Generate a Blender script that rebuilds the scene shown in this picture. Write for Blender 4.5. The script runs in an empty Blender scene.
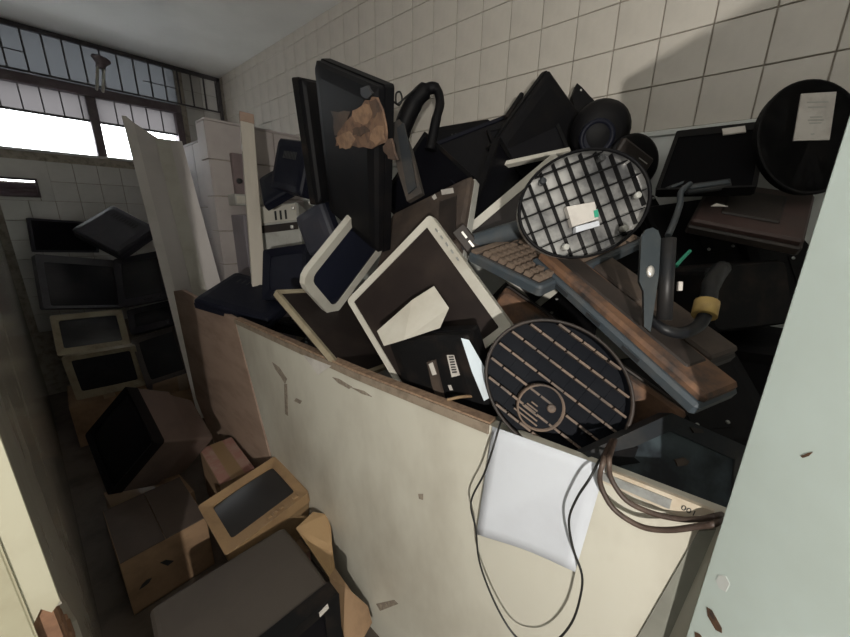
import bpy, bmesh, math, random
from mathutils import Vector, Matrix, Quaternion
random.seed(7)
scene = bpy.context.scene
COL = scene.collection

# ------------------------------------------------------------------ camera, light, exposure
F_PX, H0 = 350.0, 1.5
YAW, PITCH, ROLL = math.radians(41), math.radians(16), math.radians(1.0)
FWD = Vector((math.cos(YAW) * math.cos(PITCH), math.sin(YAW) * math.cos(PITCH), -math.sin(PITCH)))
_r = Vector((math.sin(YAW), -math.cos(YAW), 0.0)); _u = _r.cross(FWD)
RIGHT = _r * math.cos(ROLL) + _u * math.sin(ROLL)
UP = -_r * math.sin(ROLL) + _u * math.cos(ROLL)
cd = bpy.data.cameras.new('camera'); cam = bpy.data.objects.new('camera', cd); COL.objects.link(cam)
cam.matrix_world = Matrix(((RIGHT.x, UP.x, -FWD.x, 0), (RIGHT.y, UP.y, -FWD.y, 0), (RIGHT.z, UP.z, -FWD.z, H0), (0, 0, 0, 1)))
cd.sensor_fit = 'HORIZONTAL'; cd.sensor_width = 36.0; cd.lens = 36.0 * F_PX / 850.0
cd.clip_start = 0.02
scene.camera = cam

world = bpy.data.worlds.new('world'); scene.world = world; world.use_nodes = True
bg = world.node_tree.nodes['Background']
bg.inputs[0].default_value = (0.93, 0.97, 1.0, 1); bg.inputs[1].default_value = 11.0

ld = bpy.data.lights.new('corridor_lamp', 'POINT'); ld.energy = 116; ld.shadow_soft_size = 0.018; ld.color = (1.0, 0.955, 0.88)
lo = bpy.data.objects.new('corridor_lamp', ld); COL.objects.link(lo); lo.location = (-.75, -.672, 1.4)

ud = bpy.data.lights.new('ceiling_fill', 'AREA'); ud.energy = 4; ud.shape = 'DISK'; ud.size = .35; ud.color = (1.0, .97, .92)  # unseen fill light, added to brighten the ceiling and the ambient level
uo = bpy.data.objects.new('ceiling_fill', ud); COL.objects.link(uo); uo.location = (-.45, -.25, 1.9); uo.rotation_euler = (math.radians(150), 0, math.radians(-50))

scene.view_settings.view_transform = 'Standard'; scene.view_settings.look = 'None'
scene.view_settings.exposure = 0.0; scene.view_settings.gamma = 1.0
scene.view_settings.use_curve_mapping = False

# ------------------------------------------------------------------ helpers
def ray(px, py): return FWD + RIGHT * ((px - 425) / F_PX) - UP * ((py - 318.5) / F_PX)
ORG = Vector((0, 0, H0))
def at(px, py, t): return ORG + ray(px, py) * t
def on_x(px, py, x): d = ray(px, py); return ORG + d * (x / d.x)
def on_y(px, py, y): d = ray(px, py); return ORG + d * (y / d.y)
def on_z(px, py, z): d = ray(px, py); return ORG + d * ((z - H0) / d.z)
def lin(c): return tuple((v / 255 / 12.92) if v <= 10 else (((v / 255) + .055) / 1.055) ** 2.4 for v in c)

def mat(name, a, b=None, rough=.5, scale=12.0, lo_=.45, hi_=.7, metal=0.0, spec=.5, bump=0.0, stretch=None, detail=5.0):
    """a principled material whose colour wanders between a and b (linear RGB) with a noise"""
    m = bpy.data.materials.new(name); m.use_nodes = True; nt = m.node_tree; p = nt.nodes['Principled BSDF']
    p.inputs['Roughness'].default_value = rough; p.inputs['Metallic'].default_value = metal
    p.inputs['Specular IOR Level'].default_value = spec
    p.inputs['Base Color'].default_value = (*a, 1)
    if b is not None:
        tc = nt.nodes.new('ShaderNodeTexCoord'); n = nt.nodes.new('ShaderNodeTexNoise')
        n.inputs['Scale'].default_value = scale; n.inputs['Detail'].default_value = detail; n.inputs['Roughness'].default_value = .62
        src = tc.outputs['Object']
        if stretch:
            mp = nt.nodes.new('ShaderNodeMapping'); mp.inputs['Scale'].default_value = stretch
            nt.links.new(src, mp.inputs['Vector']); src = mp.outputs['Vector']
        nt.links.new(src, n.inputs['Vector'])
        mr = nt.nodes.new('ShaderNodeMapRange'); mr.inputs['From Min'].default_value = lo_; mr.inputs['From Max'].default_value = hi_
        nt.links.new(n.outputs['Fac'], mr.inputs['Value'])
        mx = nt.nodes.new('ShaderNodeMix'); mx.data_type = 'RGBA'
        mx.inputs['A'].default_value = (*a, 1); mx.inputs['B'].default_value = (*b, 1)
        nt.links.new(mr.outputs['Result'], mx.inputs['Factor']); nt.links.new(mx.outputs['Result'], p.inputs['Base Color'])
        if bump:
            bp = nt.nodes.new('ShaderNodeBump'); bp.inputs['Strength'].default_value = bump; bp.inputs['Distance'].default_value = .01
            nt.links.new(n.outputs['Fac'], bp.inputs['Height']); nt.links.new(bp.outputs['Normal'], p.inputs['Normal'])
    return m

class MB:
    """collects simple solids in one bmesh"""
    def __init__(s): s.bm = bmesh.new()
    def face(s, vs, smooth=False):
        try: f = s.bm.faces.new(vs); f.smooth = smooth
        except ValueError: pass
    def box(s, x0, x1, y0, y1, z0, z1, bevel=0.0, M=None):
        t = bmesh.new()
        v = [t.verts.new((x, y, z)) for x in (x0, x1) for y in (y0, y1) for z in (z0, z1)]
        for q in ((0, 1, 3, 2), (4, 6, 7, 5), (0, 4, 5, 1), (2, 3, 7, 6), (0, 2, 6, 4), (1, 5, 7, 3)): t.faces.new([v[i] for i in q])
        if bevel: bmesh.ops.bevel(t, geom=list(t.edges), offset=bevel, segments=1, affect='EDGES', profile=.5)
        return s.merge(t, M)
    def merge(s, t, M=None):
        mp = {}
        for v in t.verts: mp[v] = s.bm.verts.new(M @ v.co if M else v.co)
        for f in t.faces: s.face([mp[v] for v in f.verts], f.smooth)
        t.free(); return s
    def loft(s, rings, cap0=True, cap1=True, smooth=False):
        R = [[s.bm.verts.new(p) for p in r] for r in rings]; n = len(R[0])
        for a, b in zip(R, R[1:]):
            for i in range(n): s.face([a[i], a[(i + 1) % n], b[(i + 1) % n], b[i]], smooth)
        if cap0: s.face(R[0][::-1])
        if cap1: s.face(R[-1])
        return s
    def prism(s, poly, z0, z1, M=None):
        t = [[(x, y, z) for x, y in poly] for z in (z0, z1)]
        if M: t = [[M @ Vector(p) for p in r] for r in t]
        return s.loft(t)
    def ring(s, outer, inner, z0, z1, drop=0.0):
        o0 = [s.bm.verts.new((x, y, z0)) for x, y in outer]; o1 = [s.bm.verts.new((x, y, z1)) for x, y in outer]
        i0 = [s.bm.verts.new((x, y, z0)) for x, y in inner]; i1 = [s.bm.verts.new((x, y, z1 - drop)) for x, y in inner]
        n = len(outer)
        for i in range(n):
            j = (i + 1) % n
            s.face([o0[i], o0[j], o1[j], o1[i]]); s.face([o1[i], o1[j], i1[j], i1[i]])
            s.face([i1[i], i1[j], i0[j], i0[i]]); s.face([i0[i], i0[j], o0[j], o0[i]])
        return s
    def tube(s, pts, r, n=8, flat=1.0, smooth=True, sub=5):
        P = [Vector(p) for p in pts]
        if sub > 1 and len(P) > 2:
            Q = []
            for k in range(len(P) - 1):
                p0, p1, p2, p3 = P[max(k - 1, 0)], P[k], P[k + 1], P[min(k + 2, len(P) - 1)]
                for i in range(sub):
                    u = i / sub
                    Q.append(.5 * ((2 * p1) + (p2 - p0) * u + (2 * p0 - 5 * p1 + 4 * p2 - p3) * u * u + (3 * p1 - p0 - 3 * p2 + p3) * u ** 3))
            P = Q + [P[-1]]
        rings = []; nrm = None
        for k, p in enumerate(P):
            d = (P[min(k + 1, len(P) - 1)] - P[max(k - 1, 0)]).normalized()
            if nrm is None: nrm = d.orthogonal().normalized()
            nrm = (nrm - d * nrm.dot(d)).normalized(); b = d.cross(nrm)
            rr = r[k * (len(r) - 1) // max(1, len(P) - 1)] if isinstance(r, (list, tuple)) else r
            rings.append([p + nrm * (rr * math.cos(2 * math.pi * i / n)) + b * (rr * flat * math.sin(2 * math.pi * i / n)) for i in range(n)])
        return s.loft(rings, smooth=smooth)
    def lathe(s, prof, n=24, M=None, sx=1.0, sy=1.0, smooth=True):
        rings = [[(r * sx * math.cos(2 * math.pi * i / n), r * sy * math.sin(2 * math.pi * i / n), z) for i in range(n)] for r, z in prof]
        if M: rings = [[M @ Vector(p) for p in q] for q in rings]
        return s.loft(rings, smooth=smooth)
    def build(s, name, m, parent=None, mw=None, solid=True):
        bmesh.ops.recalc_face_normals(s.bm, faces=list(s.bm.faces))
        me = bpy.data.meshes.new(name); s.bm.to_mesh(me); s.bm.free()
        if m: me.materials.append(m)
        return link(name, me, parent, mw)

def link(name, data, parent=None, mw=None):
    o = bpy.data.objects.new(name, data); COL.objects.link(o)
    if parent: o.parent = parent
    if mw is not None: o.matrix_local = mw
    return o
def tag(o, label, cat, group=None, kind=None):
    o['label'] = label; o['category'] = cat
    if group: o['group'] = group
    if kind: o['kind'] = kind
    return o
def thing(name, label, cat, M=None, group=None):
    o = bpy.data.objects.new(name, None); COL.objects.link(o); o.empty_display_size = .05
    if M is not None: o.matrix_world = M
    return tag(o, label, cat, group)
def struct(o): o['kind'] = 'structure'; return o
def centre(o):
    """move a lone mesh's origin into its own middle (mesh data stays where it is in the world)"""
    c = sum((v.co for v in o.data.vertices), Vector()) / len(o.data.vertices)
    o.data.transform(Matrix.Translation(-c)); o.matrix_world = Matrix.Translation(c); return o
def rrect(x0, x1, y0, y1, r, n=3):
    out = []
    for cx, cy, a in ((x1 - r, y1 - r, 0), (x0 + r, y1 - r, 90), (x0 + r, y0 + r, 180), (x1 - r, y0 + r, 270)):
        for i in range(n + 1):
            t = math.radians(a + 90 * i / n); out.append((cx + r * math.cos(t), cy + r * math.sin(t)))
    return out
def z3(poly, z): return [(x, y, z) for x, y in poly]
def facing(px, py, t, rot=0, tx=0, ty=0):
    """a frame at a measured place: x right, y up, z towards where the photographer stood, then turned"""
    B = Matrix(((RIGHT.x, UP.x, -FWD.x), (RIGHT.y, UP.y, -FWD.y), (RIGHT.z, UP.z, -FWD.z))).to_4x4()
    return Matrix.Translation(at(px, py, t)) @ B @ Matrix.Rotation(math.radians(rot), 4, 'Z') @ Matrix.Rotation(math.radians(tx), 4, 'X') @ Matrix.Rotation(math.radians(ty), 4, 'Y')
def pose(key):
    v = POSE[key]; return Matrix.Translation(v[:3]) @ Quaternion(v[3:7]).to_matrix().to_4x4(), v[7:10]
def on_pose(key, px, py, z=0.0):
    """where the sight line of (px, py) meets the plane z of a posed thing, in its own coordinates"""
    M = pose(key)[0].inverted(); o = M @ ORG; d = (M @ at(px, py, 1.0)) - o
    k = (z - o.z) / d.z; p = o + d * k; return p.x, p.y

# ------------------------------------------------------------------ measured poses: position, quaternion, width, height, depth
POSE = {
    'white_a': (0.6656, 0.6382, 0.9708, 0.7381, 0.2932, -0.563, -0.2284, 0.3908, 0.3886, 0.05),
    'round_b': (0.7573, 1.1377, 1.1129, 0.5263, 0.7629, -0.2273, 0.2989, 0.4035, 0.2693, 0.05),
    'beige_c': (0.6111, 0.8351, 1.0049, 0.9517, 0.2825, 0.092, 0.0777, 0.3606, 0.4389, 0.05),
    'brown_d': (0.7378, 0.9129, 1.2306, 0.7002, 0.2098, -0.4048, -0.5494, 0.3734, 0.388, 0.05),
    'white_e': (1.0109, 0.4338, 1.2277, 0.8121, 0.365, -0.4431, -0.1043, 0.3772, 0.3465, 0.05),
    'white_f': (1.1921, 0.6961, 1.6873, 0.8307, 0.4187, -0.2634, -0.2556, 0.2674, 0.163, 0.04),
    'oval': (0.7247, 0.3055, 1.3822, 0.7763, 0.5023, -0.3398, -0.172, 0.3003, 0.2266, 0.03),
    'disc': (0.5496, 0.382, 1.1576, 0.5697, 0.578, -0.1063, -0.5745, 0.3124, 0.2572, 0.04),
    'keyboard': (0.7358, 0.3053, 1.362, 0.9811, 0.1112, -0.1164, -0.1075, 0.4688, 0.239, 0.0282),
    'bar': (0.8299, 0.3798, 1.3889, 0.2164, 0.5201, -0.5342, -0.6303, 0.4527, 0.0426, 0.107),
    'board': (0.7721, 0.5715, 1.0841, 0.4497, 0.5724, -0.291, -0.6208, 0.5028, 0.2837, 0.06),
    'frame_h': (0.5464, 0.0724, 1.0687, 0.8173, -0.2944, -0.1678, -0.4661, 0.2087, 0.2594, 0.05),
    'barcode': (0.6739, 0.6362, 0.9447, 0.5157, 0.5021, -0.5917, -0.3631, 0.2781, 0.2446, 0.06),
    'slab_b': (0.825, 1.2337, 1.5153, 0.2771, 0.6156, -0.4917, -0.55, 0.348, 0.491, 0.06),
    'slab_a': (0.7901, 1.2211, 1.5381, 0.6599, 0.7256, 0.0568, 0.1865, 0.2798, 0.4092, 0.05),
    'diamond': (1.1893, 0.7319, 1.748, 0.56, 0.7375, 0.0362, -0.3758, 0.3533, 0.3314, 0.05),
    'mon_c1': (1.1699, 0.8259, 1.5794, 0.9003, 0.2704, -0.2717, -0.2061, 0.4045, 0.3699, 0.05),
    'mon_c2': (1.3329, 1.0682, 1.6436, 0.805, 0.4317, -0.2675, -0.3067, 0.3194, 0.3303, 0.05),
    'mon_c3': (1.1314, 1.2704, 1.5802, 0.3858, 0.5895, -0.2453, -0.6659, 0.3153, 0.3424, 0.05),
    'mon_c4': (1.2502, 0.6613, 1.3793, 0.6304, 0.5987, -0.3479, 0.3509, 0.2877, 0.2835, 0.05),
    'mon_r': (1.2736, 0.2151, 1.5915, 0.6785, 0.2454, -0.2363, -0.6508, 0.2237, 0.3133, 0.05),
    'rdisc': (1.2873, -0.0086, 1.5734, 0.7168, 0.5457, -0.2689, -0.3408, 0.2662, 0.2935, 0.03),
    'slab_r': (1.2684, 0.1233, 1.4706, 0.2971, 0.6626, -0.5589, -0.4004, 0.2454, 0.0434, 0.2487),
    'brown_crt': (0.0323, 2.2085, 0.4579, 0.5441, 0.4697, -0.1748, -0.6728, 0.3695, 0.3157, 0.3464),
    'carton_crt': (0.2687, 1.1505, 0.3364, 0.9955, 0.0258, -0.0906, -0.0111, 0.3333, 0.3033, 0.14),
    'white_board': (0.5872, 2.6241, 0.3391, 0.736, 0.6689, -0.0868, -0.0582, 0.2677, 1.7022, 0.03),
    'crt_back_r': (1.1137, 0.0226, 1.1945, 0.7579, 0.5363, -0.2572, -0.2681, 0.3116, 0.2305, 0.3),
    'keystone': (0.5102, 1.9685, 1.104, 0.8391, 0.1872, 0.0024, -0.5108, 0.4194, 0.312, 0.06),
    'hump': (0.7475, 1.7316, 1.0917, 0.6888, 0.4453, -0.3842, -0.4238, 0.2737, 0.2562, 0.2),
    'grey_box': (0.8297, 1.4138, 1.3243, 0.6063, 0.4485, -0.5647, -0.3353, 0.1871, 0.184, 0.06),
    'tri_b': (0.9218, 1.9112, 1.6373, 0.5348, 0.503, -0.3776, -0.5642, 0.2753, 0.2616, 0.06),
    'tri_c': (0.8619, 1.8708, 1.5514, 0.8579, 0.2538, -0.3552, -0.271, 0.289, 0.2302, 0.05),
    'white_case': (0.896, 2.114, 1.2898, 0.7439, 0.5252, -0.292, -0.2925, 0.2879, 0.2678, 0.2),
    'crt_1': (0.0538, 3.0943, 0.2969, 0.6551, 0.7482, -0.0867, -0.0599, 0.3652, 0.3214, 0.34),
    'crt_2': (0.0261, 3.0805, 0.6263, 0.8965, 0.442, 0.0166, -0.0243, 0.3582, 0.286, 0.34),
    'crt_3': (0.0279, 3.2288, 0.9085, 0.8091, 0.5601, 0.1658, 0.0637, 0.4425, 0.3577, 0.36),
    'crt_4': (0.3695, 3.0872, 0.8799, 0.7803, 0.485, -0.293, -0.2647, 0.3334, 0.3399, 0.24),
    'crt_5': (0.3931, 2.8891, 0.3508, 0.7586, 0.5018, -0.3544, -0.2172, 0.3199, 0.3349, 0.2),
    'crt_6': (0.4174, 3.2314, 0.639, 0.8107, 0.4778, -0.264, -0.2119, 0.3064, 0.1876, 0.2),
    'slab_l1': (0.0594, 3.6015, 1.2319, 0.7068, 0.6879, 0.1428, 0.0824, 0.3661, 0.2271, 0.06),
    'slab_l2': (0.2417, 3.3181, 1.3987, 0.7846, 0.3673, 0.0421, -0.4977, 0.3572, 0.3152, 0.08),
    'post': (0.7572, 1.8585, 1.0243, 0.8123, 0.5658, -0.038, -0.1364, 0.0684, 1.1071, 0.03),
}

# ------------------------------------------------------------------ materials
BLACK = mat('black_plastic', (.0045, .0045, .0055), (.008, .007, .007), .55, 14, spec=.14)
BLACK_DUST = mat('dusty_black_plastic', (.006, .006, .0065), (.032, .022, .017), .65, 9, .5, .85, spec=.15)
BLUEBLACK = mat('blue_black_plastic', (.007, .008, .015), (.012, .013, .021), .5, 8, spec=.18)
CHARCOAL = mat('charcoal_plastic', (.024, .027, .031), (.045, .043, .041), .5, 9, spec=.25)
SLATE = mat('slate_plastic', (.045, .058, .07), (.075, .076, .075), .5, 10)
BROWN = mat('dust_brown_plastic', (.05, .036, .029), (.095, .068, .05), .7, 8)
BROWN_DK = mat('dark_brown_plastic', (.018, .013, .011), (.042, .029, .023), .6, 8)
RUSTDUST = mat('rust_dust_plastic', (.17, .088, .048), (.024, .021, .021), .75, 9, .42, .60, stretch=(1, 1, 1))
WHITE = mat('aged_white_plastic', (.52, .50, .44), (.43, .40, .34), .45, 6)
GREYWHITE = mat('grey_white_plastic', (.40, .40, .37), (.30, .29, .26), .5, 8)
BEIGE = mat('beige_plastic', (.33, .285, .20), (.20, .155, .10), .55, 9)
TAN = mat('dusty_tan_plastic', (.25, .165, .085), (.15, .09, .05), .65, 9)
SCREEN = mat('dark_screen', (.005, .005, .007), None, .28, spec=.15)
SCREEN_BR = mat('dusty_brown_screen', (.019, .014, .013), (.034, .025, .021), .45, 6, spec=.25)
SCREEN_CRT = mat('grey_tube_screen', (.022, .023, .028), (.032, .032, .036), .22, 5)
SILVER = mat('silver_foil', (.58, .57, .55), (.16, .16, .165), .33, 9, .4, .62, metal=.65)
RIBDUST = mat('dusty_rib', (.15, .105, .078), (.05, .043, .04), .7, 14, .45, .7)
DISHDARK = mat('dark_underside', (.008, .010, .016), (.012, .014, .018), .55, 8, spec=.12)
PAPER = mat('white_paper', (.56, .585, .63), (.51, .53, .575), .8, 4)
PAPER_BLUE = mat('bluish_paper', (.58, .66, .72), (.50, .55, .58), .7, 10)
LABEL = mat('pale_label', (.55, .52, .48), (.44, .41, .38), .7, 20)
PORT = mat('pale_metal_port', (.6, .58, .54), None, .35, metal=.6)
CARD = mat('cardboard', (.30, .19, .11), (.19, .118, .068), .85, 7)
CARD_LT = mat('light_cardboard', (.34, .22, .11), (.25, .155, .08), .85, 6)
CHIP = mat('chipboard_edge', (.30, .20, .13), (.16, .10, .07), .85, 60)
BROWNBOARD = mat('brown_board', (.36, .255, .195), (.25, .17, .13), .7, 3, stretch=(1, 1, 4))
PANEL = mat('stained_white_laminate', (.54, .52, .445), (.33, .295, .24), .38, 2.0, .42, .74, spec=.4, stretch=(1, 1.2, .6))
DOORM = mat('pale_green_paint', (.52, .60, .57), (.43, .485, .445), .42, 2.0, .4, .75)
TILE = mat('cream_tile', (.53, .495, .44), (.455, .425, .38), .28, 5)
TILE_FAR = mat('white_tile', (.55, .54, .52), (.47, .46, .45), .25, 5)
TILE_BLOCK = mat('pinkish_tile', (.40, .36, .345), (.34, .305, .29), .7, 4)
GROUT = mat('grout', (.34, .305, .255), (.16, .14, .115), .9, 20)
PLASTER = mat('cream_plaster', (.44, .415, .315), (.37, .335, .245), .7, 4, bump=.1)
GLOSSWALL = mat('glossy_grey_oil_paint', (.36, .335, .29), (.24, .22, .195), .22, 3, spec=.6, stretch=(1, 1, .35))
WALLPAINT = mat('pale_wall_paint', (.56, .58, .56), (.48, .49, .47), .6, 4)
CEIL = mat('grey_ceiling_paint', (.80, .80, .78), (.72, .72, .70), .85, 1.6)
DIMWALL = mat('low_bounce_wall_paint', (.075, .08, .07), (.05, .055, .05), .7, 3)  # dark so the unseen walls bounce little light
FLOOR = mat('dirty_floor', (.11, .085, .065), (.05, .04, .032), .75, 6)
BRICK = mat('raw_brick', (.23, .12, .07), (.14, .075, .045), .9, 22, bump=.4)
IRON = mat('dark_iron', (.05, .045, .05), (.08, .07, .07), .5, 20)
PURPLE = mat('maroon_grey_paint', (.105, .078, .09), (.15, .125, .13), .55, 8)
CABLEBLK = mat('black_rubber', (.011, .011, .011), None, .45)
CABLEBR = mat('dusty_dark_cable', (.045, .028, .021), (.09, .06, .045), .55, 30)
YELLOW = mat('yellow_tape', (.52, .36, .12), (.40, .27, .10), .6, 30)
GREEN = mat('green_tie', (.03, .32, .20), None, .5)
ALU = mat('dull_aluminium', (.36, .37, .36), (.25, .25, .24), .4, 30, metal=.35)
RUST = mat('rust', (.10, .05, .025), (.02, .014, .012), .85, 60)
INK = mat('dark_ink', (.03, .03, .03), None, .8)
REDDISH = mat('faded_red_paint', (.30, .05, .045), None, .6)
PINK = mat('faded_pink_carton', (.30, .15, .12), (.34, .24, .19), .85, 12)

STANDM = mat('dark_teal_plastic', (.018, .026, .031), (.035, .04, .04), .45, 12, spec=.35)
TUBEM = mat('dark_rubber_tube', (.009, .010, .012), (.02, .018, .017), .45, 12, spec=.3)

def frosted(name, tint, clear):
    m = bpy.data.materials.new(name); m.use_nodes = True; nt = m.node_tree; nt.nodes.clear()
    out = nt.nodes.new('ShaderNodeOutputMaterial'); mx = nt.nodes.new('ShaderNodeMixShader'); mx.inputs[0].default_value = clear
    a = nt.nodes.new('ShaderNodeBsdfTranslucent'); a.inputs[0].default_value = (*tint, 1)
    b = nt.nodes.new('ShaderNodeBsdfTransparent')
    nt.links.new(a.outputs[0], mx.inputs[1]); nt.links.new(b.outputs[0], mx.inputs[2]); nt.links.new(mx.outputs[0], out.inputs[0]); return m
PANE_BLUE = frosted('bluish_dirty_glass', (.105, .107, .110), .008)
PANE_PINK = frosted('pinkish_dirty_glass', (.15, .143, .143), .024)

# ------------------------------------------------------------------ the room
XW, YW, ZC = 1.6, 4.14, 2.77
m = MB(); m.box(-3.6, 1.8, -2.4, 4.4, -.1, 0); struct(m.build('floor', FLOOR))
m = MB(); m.box(-3.6, 1.8, -2.3, 4.4, ZC, ZC + .12); struct(m.build('ceiling', CEIL))

# tiled long wall
m = MB(); m.box(XW + .006, XW + .2, -1.3, YW + .15, 0, ZC)
wr = struct(m.build('wall_right', GROUT))
TS = .147; ZR = 2.110; YC = .340
def tile_mesh(w, h, mt, axis, g=.0034, t=.008):
    m = MB()
    if axis == 'x': m.box(0, t, g / 2, w - g / 2, g / 2, h - g / 2, .0014)
    else: m.box(g / 2, w - g / 2, 0, t, g / 2, h - g / 2, .0014)
    bmesh.ops.recalc_face_normals(m.bm, faces=list(m.bm.faces))
    me = bpy.data.meshes.new('tile'); m.bm.to_mesh(me); m.bm.free(); me.materials.append(mt); return me
full = tile_mesh(TS, TS, TILE, 'x'); top_cut = tile_mesh(TS, ZC - (ZR + 4 * TS), TILE, 'x')
for r in range(-2, 5):
    for c in range(-7, 26):
        y = YC + c * TS
        if y + TS > YW: continue
        o = link('tile', top_cut if r == 4 else full, wr)
        o.location = (XW - random.random() * .0012, y, ZR + r * TS)
        if r < 4: o.rotation_euler = (0, random.uniform(-.002, .002), random.uniform(-.003, .003))
zl = ZR - 2 * TS
m = MB(); m.box(XW - .004, XW + .02, -1.3, YW, 0, zl - .006); struct(m.build('wall_right_lower', WALLPAINT))
m = MB(); m.box(XW - .012, XW + .02, -1.3, YW, zl - .02, zl - .001, .003); struct(m.build('trim_1', WALLPAINT))

# window wall, built round its openings
m = MB()
m.box(-.2, XW + .2, YW + .006, YW + .16, 0, 1.61); m.box(.185, XW + .2, YW + .006, YW + .16, 1.61, 1.735)
m.box(-.2, XW + .2, YW + .006, YW + .16, 1.735, 1.945); m.box(1.245, XW + .2, YW + .006, YW + .16, 1.945, ZC)
wf = struct(m.build('wall_far', GROUT))
ftile = tile_mesh(TS, TS, TILE_FAR, 'y')
for r in range(-5, 10):
    for c in range(0, 12):
        x = -.03 + c * TS; z = 1.285 + r * TS
        if x + TS > XW or z + TS > ZC: continue
        if z + TS > 1.95 and x < 1.24: continue
        if r in (2, 3) and c < 2: continue
        o = link('tile', ftile, wf); o.location = (x, YW - random.random() * .001, z)
hp = MB(); hp.box(-.04, .185, YW + .001, YW + .008, 1.58, 1.609); hp.box(-.04, .265, YW + .001, YW + .008, 1.737, 1.872); hp.box(.19, .265, YW + .001, YW + .008, 1.58, 1.737)
hp.build('plaster_patch', TILE_FAR, wf)

# the window
win = bpy.data.objects.new('window_1', None); COL.objects.link(win); win.location = (.5, YW, 2.2); struct(win)
W0 = Matrix.Translation((-.5, -YW, -2.2))
def wpart(name, mt, *boxes, bevel=0.0):
    m = MB()
    for b in boxes: m.box(*b, bevel=bevel)
    return m.build(name, mt, win, W0)
wpart('lintel_beam', PURPLE, (-.2, 1.245, YW - .02, YW + .10, 2.395, 2.462), bevel=.004)
wpart('jamb', PURPLE, (1.19, 1.245, YW - .02, YW + .10, 1.95, 2.395), bevel=.004)
wpart('mullion', PURPLE, (.585, .645, YW - .005, YW + .09, 1.95, 2.395), bevel=.004)
wpart('sill', TILE_FAR, (-.2, 1.245, YW - .01, YW + .17, 1.930, 1.951), bevel=.003)
wpart('transom_rail', IRON, (-.2, .585, YW + .01, YW + .03, 2.205, 2.222))
wpart('transom_rail', IRON, (.645, 1.19, YW + .01, YW + .03, 2.205, 2.222))
wpart('pane', PANE_PINK, (-.2, .585, YW + .035, YW + .04, 2.222, 2.395))
wpart('pane', PANE_PINK, (.645, 1.19, YW + .035, YW + .04, 2.222, 2.395))
PANE_CLEAR = frosted('clear_glass', (.20, .21, .21), .82)
wpart('pane', PANE_CLEAR, (-.2, .585, YW + .035, YW + .04, 1.951, 2.205))
wpart('pane', PANE_CLEAR, (.645, 1.19, YW + .035, YW + .04, 1.951, 2.205))
wpart('pane', PANE_BLUE, (-.2, 1.245, YW + .06, YW + .066, 2.462, ZC))
x = -.10
while x < 1.19:
    if not .57 < x < .66: wpart('window_bar', IRON, (x - .004, x + .004, YW + .012, YW + .022, 2.21, 2.395))
    x += .108
gr = thing('window_grille', 'dark iron grille of upright bars under the ceiling above the window', 'grille', Matrix.Translation((.7, YW - .05, 2.46)))
def gpart(name, *b):
    m = MB()
    m.box(*b); return m.build(name, IRON, gr, Matrix.Translation((-.7, -YW + .05, -2.46)))
gpart('top_rail', -.2, 1.595, YW - .06, YW - .035, 2.735, 2.765)
gpart('bottom_rail', -.2, 1.595, YW - .055, YW - .04, 2.462, 2.474)
gpart('end_rail', 1.575, 1.597, YW - .06, YW - .035, 2.40, 2.765)
x = -.12; k = 0
while x < 1.56:
    gpart('bar', x - .0055, x + .0055, YW - .053, YW - .043, 2.47, 2.74); x += .105
gpart('cross_wire', -.02, .30, YW - .056, YW - .050, 2.585, 2.592); gpart('cross_wire', .98, 1.22, YW - .056, YW - .050, 2.585, 2.592)

# compact fluorescent lamp hanging in front of the grille
p0 = on_y(101, 58, YW - .12); p1 = on_y(100, 88, YW - .12)
cf = thing('fluorescent_lamp', 'unlit compact fluorescent lamp with dark socket hanging before the window grille', 'lamp', Matrix.Translation(p0))
ax = (p1 - p0); L = ax.length; Q = Vector((0, 0, 1)).rotation_difference(ax).to_matrix().to_4x4()
m = MB(); m.lathe([(.055, 0), (.06, .012), (.042, .035), (.030, .05), (.030, .075), (.0, .076)], 16, Q); m.build('socket', PURPLE, cf)
for dx in (-.018, .018):
    m = MB(); m.tube([Q @ Vector((dx, -.012, .07)), Q @ Vector((dx, -.012, L)), Q @ Vector((dx, .012, L)), Q @ Vector((dx, .012, .07))], .0085, 8, sub=4); m.build('glass_tube', WHITE, cf)
m = MB(); m.tube([(0, 0, 0), (0, .06, .01), (0, .072, .012)], .008, 6); m.build('bracket', IRON, cf)

# small louvred vent low in the window wall
vt = thing('wall_vent', 'small louvred vent letting daylight through the far tiled wall', 'vent', Matrix.Translation((.075, YW, 1.61)))
V0 = Matrix.Translation((-.075, -YW, -1.61))
m = MB()
for b in ((-.04, .19, YW - .012, YW + .03, 1.725, 1.74), (-.04, .19, YW - .012, YW + .03, 1.603, 1.615), (.18, .193, YW - .012, YW + .03, 1.603, 1.74)): m.box(*b, bevel=.002)
m.build('vent_frame', PURPLE, vt, V0)
for i in range(4):
    m = MB(); m.box(-.04, .182, -.003, .003, -.021, .021, M=Matrix.Translation((0, YW + .05, 1.628 + i * .026)) @ Matrix.Rotation(math.radians(-32 if i < 3 else -70), 4, 'X'))
    m.build('slat', PURPLE, vt, V0)

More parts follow.
